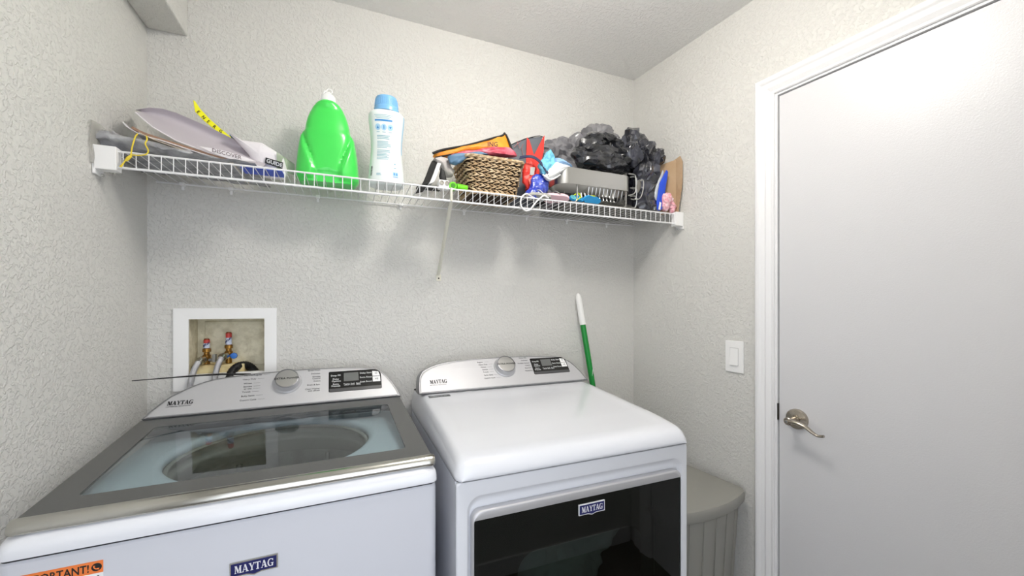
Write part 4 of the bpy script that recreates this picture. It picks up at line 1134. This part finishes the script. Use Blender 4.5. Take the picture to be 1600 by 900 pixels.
tube(b, [Tp((x, z, .0005)) for x, z in ((.655, 1.93), (.648, 1.955), (.655, 1.975))], .0012, 6); obj('stitched_mark', b, mat('faded_red', 'A86A6A', .6), t)
b = B(); tube(b, spline([Tp((x, z, -.015)) for x, z in ((.602, 1.966), (.675, 2.004), (.751, 2.025), (.749, 1.958))], 4), .0016, 6); obj('piping', b, blackM, t)
# red packet and blue film bag
t = thing('red_snack_packet', 'red and white packet standing between the basket and the blue film bag', 'packet', (.64, 1.40, SD)); to = Vector((.64, 1.40, SD))
obj('packet_body', shift(pl([(.622, 1.862), (.655, 1.880), (.672, 1.850), (.672, 1.80), (.652, 1.775), (.634, 1.768), (.617, 1.79), (.616, 1.83)], 1.388, .015, .003, 40), to), scarlet, t, ang=60)
b = B(); Tp = lambda p: Vector((p[0], 1.3725 - p[2], p[1])) - to
poly(b, [(.641, 1.846), (.660, 1.848), (.655, 1.818), (.638, 1.816)], .002, Tp); poly(b, [(.632, 1.800), (.652, 1.812), (.662, 1.800), (.640, 1.776)], .002, Tp, mi=1)
obj('packet_print', b, [mat('print_grey', 'B9B9B4', .5), mat('print_coral', 'F08070', .5)], t, smooth=False)
tag(obj('blue_film_bag', blobmesh([(.67, 1.365, 1.770, .036, .022, .050), (.70, 1.38, 1.80, .020, .022, .055), (.645, 1.36, 1.74, .028, .020, .022)], .004, .004, 40, 5), blueF, None, ang=50), 'crinkled dark blue film bag below the aqua and white garment', 'plastic bag')
tag(obj('navy_strap', ribbon([(.598, 1.375, 1.878), (.635, 1.352, 1.879), (.665, 1.345, 1.864), (.688, 1.34, 1.835), (.70, 1.335, 1.812)], .010, .003, Vector((.35, 0, .94))), navyF, None, ang=60), 'navy strap arching from the basket rim to the aqua garment', 'strap')
# aqua and white garment
t = thing('baby_garment', 'aqua and white fabric garment piled against the black bags', 'garment', (.72, 1.36, 1.80)); to = Vector((.72, 1.36, 1.80))
obj('aqua_panel', shift(pl([(.668, 1.852), (.690, 1.885), (.700, 1.908), (.716, 1.918), (.730, 1.895), (.737, 1.868), (.730, 1.845), (.706, 1.825), (.690, 1.812), (.678, 1.825)], 1.358, .022, .006, 34), to), aquaM, t, ang=60)
obj('white_panel', shift(pl([(.700, 1.830), (.735, 1.872), (.770, 1.868), (.800, 1.862), (.785, 1.848), (.745, 1.822), (.715, 1.797), (.700, 1.797), (.688, 1.806)], 1.348, .022, .004, 34), to), clothW, t, ang=60)
obj('pale_blue_panel', shift(pl([(.728, 1.884), (.745, 1.886), (.775, 1.876), (.812, 1.862), (.80, 1.858), (.750, 1.860), (.730, 1.868)], 1.350, .022, .003, 34), to), paleB, t, ang=60)
b = B(); tube(b, spline([Vector(p) - to for p in ((.676, 1.338, 1.812), (.690, 1.330, 1.800), (.702, 1.327, 1.794), (.72, 1.330, 1.800), (.75, 1.335, 1.82))], 5), .003, 6); obj('hem', b, clothW, t)

# ------------------------------------------------------------------ plastic bags on the right
LB = [(.0, 1.318), (1.30, 1.594), (1.71, 2.4)]
tag(obj('grey_carrier_bag', blobmesh([(.822, 1.54, 1.987, .053, .045, .064), (.883, 1.54, 2.004, .053, .045, .060), (.863, 1.54, 1.915, .07, .045, .06), (.945, 1.54, 2.040, .039, .04, .046), (.924, 1.54, 1.946, .06, .045, .06), (.85, 1.545, 1.80, .07, .04, .09), (.786, 1.54, 1.946, .022, .03, .041)], .005, .013, 20, 1, lim=LB, oc=3, dec=.10), plasG2, None, ang=30),
    'pale grey crumpled carrier bag right of the patterned tote, at the back', 'plastic bag')
tag(obj('grey_bin_liner', blobmesh([(1.037, 1.54, 2.080, .051, .045, .072), (1.089, 1.54, 2.090, .051, .045, .056), (1.145, 1.54, 2.070, .041, .04, .056), (1.08, 1.545, 1.985, .08, .045, .08), (1.08, 1.545, 1.84, .09, .045, .10)], .005, .013, 20, 2, lim=LB, dec=.10), plasG2, None, ang=30),
    'grey translucent bin liner puffing up highest behind the black bags', 'plastic bag')
tag(obj('charcoal_bag', blobmesh([(1.200, 1.475, 2.068, .036, .04, .062), (1.250, 1.475, 2.06, .036, .04, .050), (1.20, 1.48, 1.98, .06, .045, .06), (1.225, 1.485, 1.87, .05, .045, .12)], .005, .013, 18, 4, lim=LB, sq=(1.6, 1, .6), dec=.10), plasK2, None, ang=30),
    'charcoal plastic bag standing in the corner above the cardboard', 'plastic bag')
tag(obj('black_rubbish_bag', blobmesh([(.985, 1.40, 2.018, .080, .035, .026), (.93, 1.40, 1.985, .055, .035, .030), (.975, 1.385, 1.955, .100, .040, .020), (.985, 1.37, 1.925, .115, .040, .022), (1.02, 1.37, 1.897, .085, .045, .024), (.93, 1.375, 1.903, .085, .045, .022), (1.055, 1.39, 1.975, .030, .035, .050), (.87, 1.39, 1.93, .035, .035, .022)], .0045, .012, 20, 6, floor=1.874, sq=(.45, 1, 1.5), dec=.12), plasK, None, ang=28),
    'shiny black rubbish bag resting on the steel dish rack', 'plastic bag')
tag(obj('black_bag_pile', blobmesh([(1.125, 1.37, 1.965, .042, .04, .050), (1.18, 1.36, 1.970, .045, .04, .055), (1.232, 1.36, 1.962, .044, .036, .048), (1.19, 1.365, 1.89, .058, .04, .06), (1.180, 1.37, 1.82, .045, .04, .08), (1.185, 1.37, 1.76, .040, .04, .045)], .0045, .014, 17, 9, lim=[(0, 1.272), (1.3, 1.594), (1.7, 2.3)], sq=(1.7, 1, .55), dec=.12), plasK2, None, ang=28),
    'glossy black bag hanging down beside the blue folder', 'plastic bag')
tag(obj('black_cloth', blobmesh([(.712, 1.43, 1.765, .028, .035, .048)], .005, .004, 20, 8), mat('black_cloth', '121214', .8), None, ang=60), 'dark cloth bundle in the gap under the aqua garment', 'cloth')

# dish rack
t = thing('dish_rack', 'stainless steel dish rack with wire basket under the black bag', 'dish rack', (.95, 1.42, SD)); to = Vector((.95, 1.42, SD))
b = B()
ring = rrect(.745, 1.095, 1.335, 1.455, .045, 10)
def tz(x): return 1.0
loft(b, [[(x - to.x, y - to.y, z) for x, y in ring] for z in (.076, .139)] + [[(.92 + (x - .92) * .985 - to.x, 1.395 + (y - 1.395) * .965 - to.y, z) for x, y in ring] for z in (.139, .076)], False, False)
bmesh.ops.remove_doubles(b, verts=b.verts, dist=1e-6)
V_ = b.verts; obj('rack_band', b, steel, t, keep=False, ang=25)
for x0, y0 in ((.83, 1.345), (1.065, 1.345), (.83, 1.445), (1.065, 1.445)):
    b = B(); s_ = 1 if x0 > .9 else -1
    tube(b, spline([Vector(p) - to for p in ((x0, y0, SD + .080), (x0, y0, SD + .045), (x0 - .002, y0, SD + .018), (x0 - .012, y0, SD + .0085), (x0 - .03, y0, SD + .0085))], 5), .0032, 8); obj('rack_leg', b, steel, t)
b = B()
for i in range(11):
    x = .89 + .018 * i
    tube(b, spline([Vector(p) - to for p in ((x, 1.352, SD + .078), (x, 1.36, SD + .05), (x + .004, 1.375, SD + .035), (x + .004, 1.425, SD + .035), (x, 1.44, SD + .078))], 4), .0022, 6)
for y in (1.375, 1.40, 1.425): tube(b, [Vector((.88, y, SD + .033)) - to, Vector((1.09, y, SD + .033)) - to], .0025, 6)
obj('wire_basket', b, steel, t)
b = B()
for yy, z in ((1.35, .14), (1.35, .095), (1.35, .060)):
    tube(b, spline([Vector(p) - to for p in ((1.090, yy, SD + z), (1.112, yy - .008, SD + z), (1.118, yy - .008, SD + z - .02), (1.114, yy - .002, SD + z - .045), (1.095, yy, SD + z - .045))], 4), .0024, 6)
tube(b, spline([Vector(p) - to for p in ((1.07, 1.336, SD + .148), (1.10, 1.334, SD + .146), (1.106, 1.334, SD + .13), (1.104, 1.334, SD + .075), (1.07, 1.336, SD + .058))], 4), .0026, 6)
tube(b, spline([Vector(p) - to for p in ((1.128, 1.335, SD + .125), (1.144, 1.335, SD + .13), (1.148, 1.335, SD + .11), (1.140, 1.335, SD + .072), (1.125, 1.335, SD + .05), (1.10, 1.335, SD + .045))], 5), .0022, 6)
obj('side_hooks', b, steel, t)
b = pillow([(1.122, 1.845), (1.136, 1.851), (1.145, 1.842), (1.142, 1.815), (1.13, 1.795), (1.12, 1.795), (1.115, 1.82)], 1.345, .005, 0, 10, n=40); obj('utensil_cup', shift(b, to), padG, t)

# flip-flop pair under the rack
def sole(L_, W_):
    out = []
    for k in range(40):
        a = 2 * math.pi * k / 40; x = L_ / 2 * math.cos(a); w_ = W_ / 2 * (1 - .22 * math.exp(-((x / L_ - .02) / .16) ** 2)) * (1.08 if x > 0 else .92)
        out.append((x, w_ * math.sin(a)))
    return out
def flip(loc, rz, tilt, label, L_=.105, W_=.045, mA=flipB, mB=flipY, th=.010):
    t = thing('flip_flop', label, 'flip-flop', loc, R(rz), 'small flip-flops on the shelf')
    TT = Matrix.Rotation(R(tilt), 3, 'X')
    f_ = lambda p: TT @ Vector(p) + Vector((0, 0, W_ / 2 * abs(math.sin(R(tilt))) + .001))
    b = B(); s_ = sole(L_, W_); loft(b, [[f_((x * k, y * k, z)) for x, y in s_] for z, k in ((0, .97), (.002, 1), (th - .002, 1), (th, .97))]); obj('sole', b, mA, t)
    b = B()
    for sg in (-1, 1): tube(b, spline([f_(p) for p in ((L_ * .22, 0, th), (L_ * .15, sg * W_ * .16, th + .010), (0, sg * W_ * .36, th + .012), (-L_ * .14, sg * W_ * .43, th * .6))], 5), [.003] * 16, 6, flat=.6)
    obj('thong_strap', b, mB, t)
    b = B()
    for r_ in (.006, .011): tube(b, [f_((-L_ * .28 + r_ * math.cos(a), r_ * math.sin(a), th + .0004)) for a in [2 * math.pi * k / 20 for k in range(20)]], .0009, 5, closed=True)
    obj('footbed_print', b, mat('print_lime', '8FD8A0', .5), t)
flip((.905, 1.350, SD + .008), 183, 62, 'blue child flip-flop with yellow strap, sole facing out under the rack', .085, .036)
flip((.835, 1.362, SD + .008), 8, 55, 'second blue flip-flop, left of the yellow strap one', .07, .034)
flip((.740, 1.352, SD + .0), 160, 30, 'pale pink flip-flop with thick white edge left of the blue pair', .105, .048, pinkS, greyP, .012)
flip((.665, 1.350, SD + .0), 170, 22, 'grey flip-flop sole lying nearest the basket', .10, .045, mat('sole_grey', 'A6A5A0', .6), mat('strap_white', 'DADAD6', .5), .012)
# grey tray beneath the rack
b = B(); loft(b, [rloop(.802, 1.178, 1.333, 1.545, .02, z) for z in (SD + .0005, SD + .0075)]); tag(obj('drip_tray', b, padG), 'thin dark grey tray beneath the steel dish rack', 'tray')
# white cable loop hanging over the lip
b = B(); tube(b, spline([(.640, 1.335, SD + .004), (.615, 1.320, SD + .006), (.596, 1.307, 1.724), (.578, 1.3055, 1.712), (.571, 1.305, 1.692), (.576, 1.305, 1.672), (.592, 1.305, 1.662), (.610, 1.305, 1.668), (.622, 1.305, 1.684), (.640, 1.306, 1.704), (.665, 1.307, 1.724), (.69, 1.318, SD + .0045)], 6), .0028, 8)
tag(obj('white_cable', b, whiteP), 'white cable loop drooping over the shelf lip', 'cable')
# blue folder, cardboard and pink cloth at the right end
bt = lambda o_: o_
b = pillow([(1.262, 1.895), (1.268, 1.905), (1.278, 1.898), (1.268, 1.845), (1.254, 1.775), (1.246, 1.735), (1.230, 1.724), (1.216, 1.728), (1.214, 1.760), (1.232, 1.845)], 1.332, .004, .0006, 20, pw=.3)
o = tag(obj('blue_folder', b, royal, None), 'royal blue folder standing between the black bag and the cardboard', 'folder')
b = B(); poly(b, [(1.219, 1.728), (1.229, 1.728), (1.235, 1.758), (1.226, 1.762)], .001, lambda p: Vector((p[0], 1.3265 - p[2], p[1]))); obj('folder_label', b, whiteP, o, smooth=False)
b = pillow([(1.205, 1.728), (1.212, 1.727), (1.228, 1.83), (1.262, 1.90), (1.255, 1.905), (1.218, 1.83), (1.205, 1.77)], 1.34, .004, .0006, 20, pw=.3)
tag(obj('clear_sleeve_sheet', b, mat('sleeve_white', 'C9CED2', .3), None), 'pale document sleeve edge left of the blue folder', 'sleeve')
b = B(); Tc = lambda p: Vector((p[0], 1.325 + .12 * (p[0] - 1.25) + p[2], p[1]))
# cardboard box: open flap panels
bc = B()
c1 = [Vector((1.272, 1.375, 1.720)), Vector((1.318, 1.328, 1.720)), Vector((1.320, 1.328, 1.955)), Vector((1.272, 1.375, 1.938))]
th = Vector((.0025, .0025, 0)); loft(bc, [c1, [p + th for p in c1]])
c2 = [Vector((1.3205, 1.316, 1.724)), Vector((1.3225, 1.36, 1.724)), Vector((1.3225, 1.36, 1.95)), Vector((1.334, 1.318, 1.968)), Vector((1.3345, 1.306, 1.94)), Vector((1.334, 1.306, 1.85)), Vector((1.325, 1.306, 1.80))]
loft(bc, [c2, [p + Vector((-.004, 0, 0)) for p in c2]])
tag(obj('cardboard_box', bc, card, None, smooth=False), 'brown cardboard box piece standing against the right wall on the shelf', 'cardboard')
b = blobmesh([(1.262, 1.331, 1.765, .022, .018, .040), (1.285, 1.335, 1.775, .020, .016, .030), (1.30, 1.331, 1.745, .014, .014, .028)], .0035, .005, 60, 12, lim=[(1.2, 1.314), (1.308, 1.5), (1.7, 2)])
o = tag(obj('pink_cloth', b, pinkM, None, ang=50), 'pink and white striped cloth stuffed beside the cardboard', 'cloth')
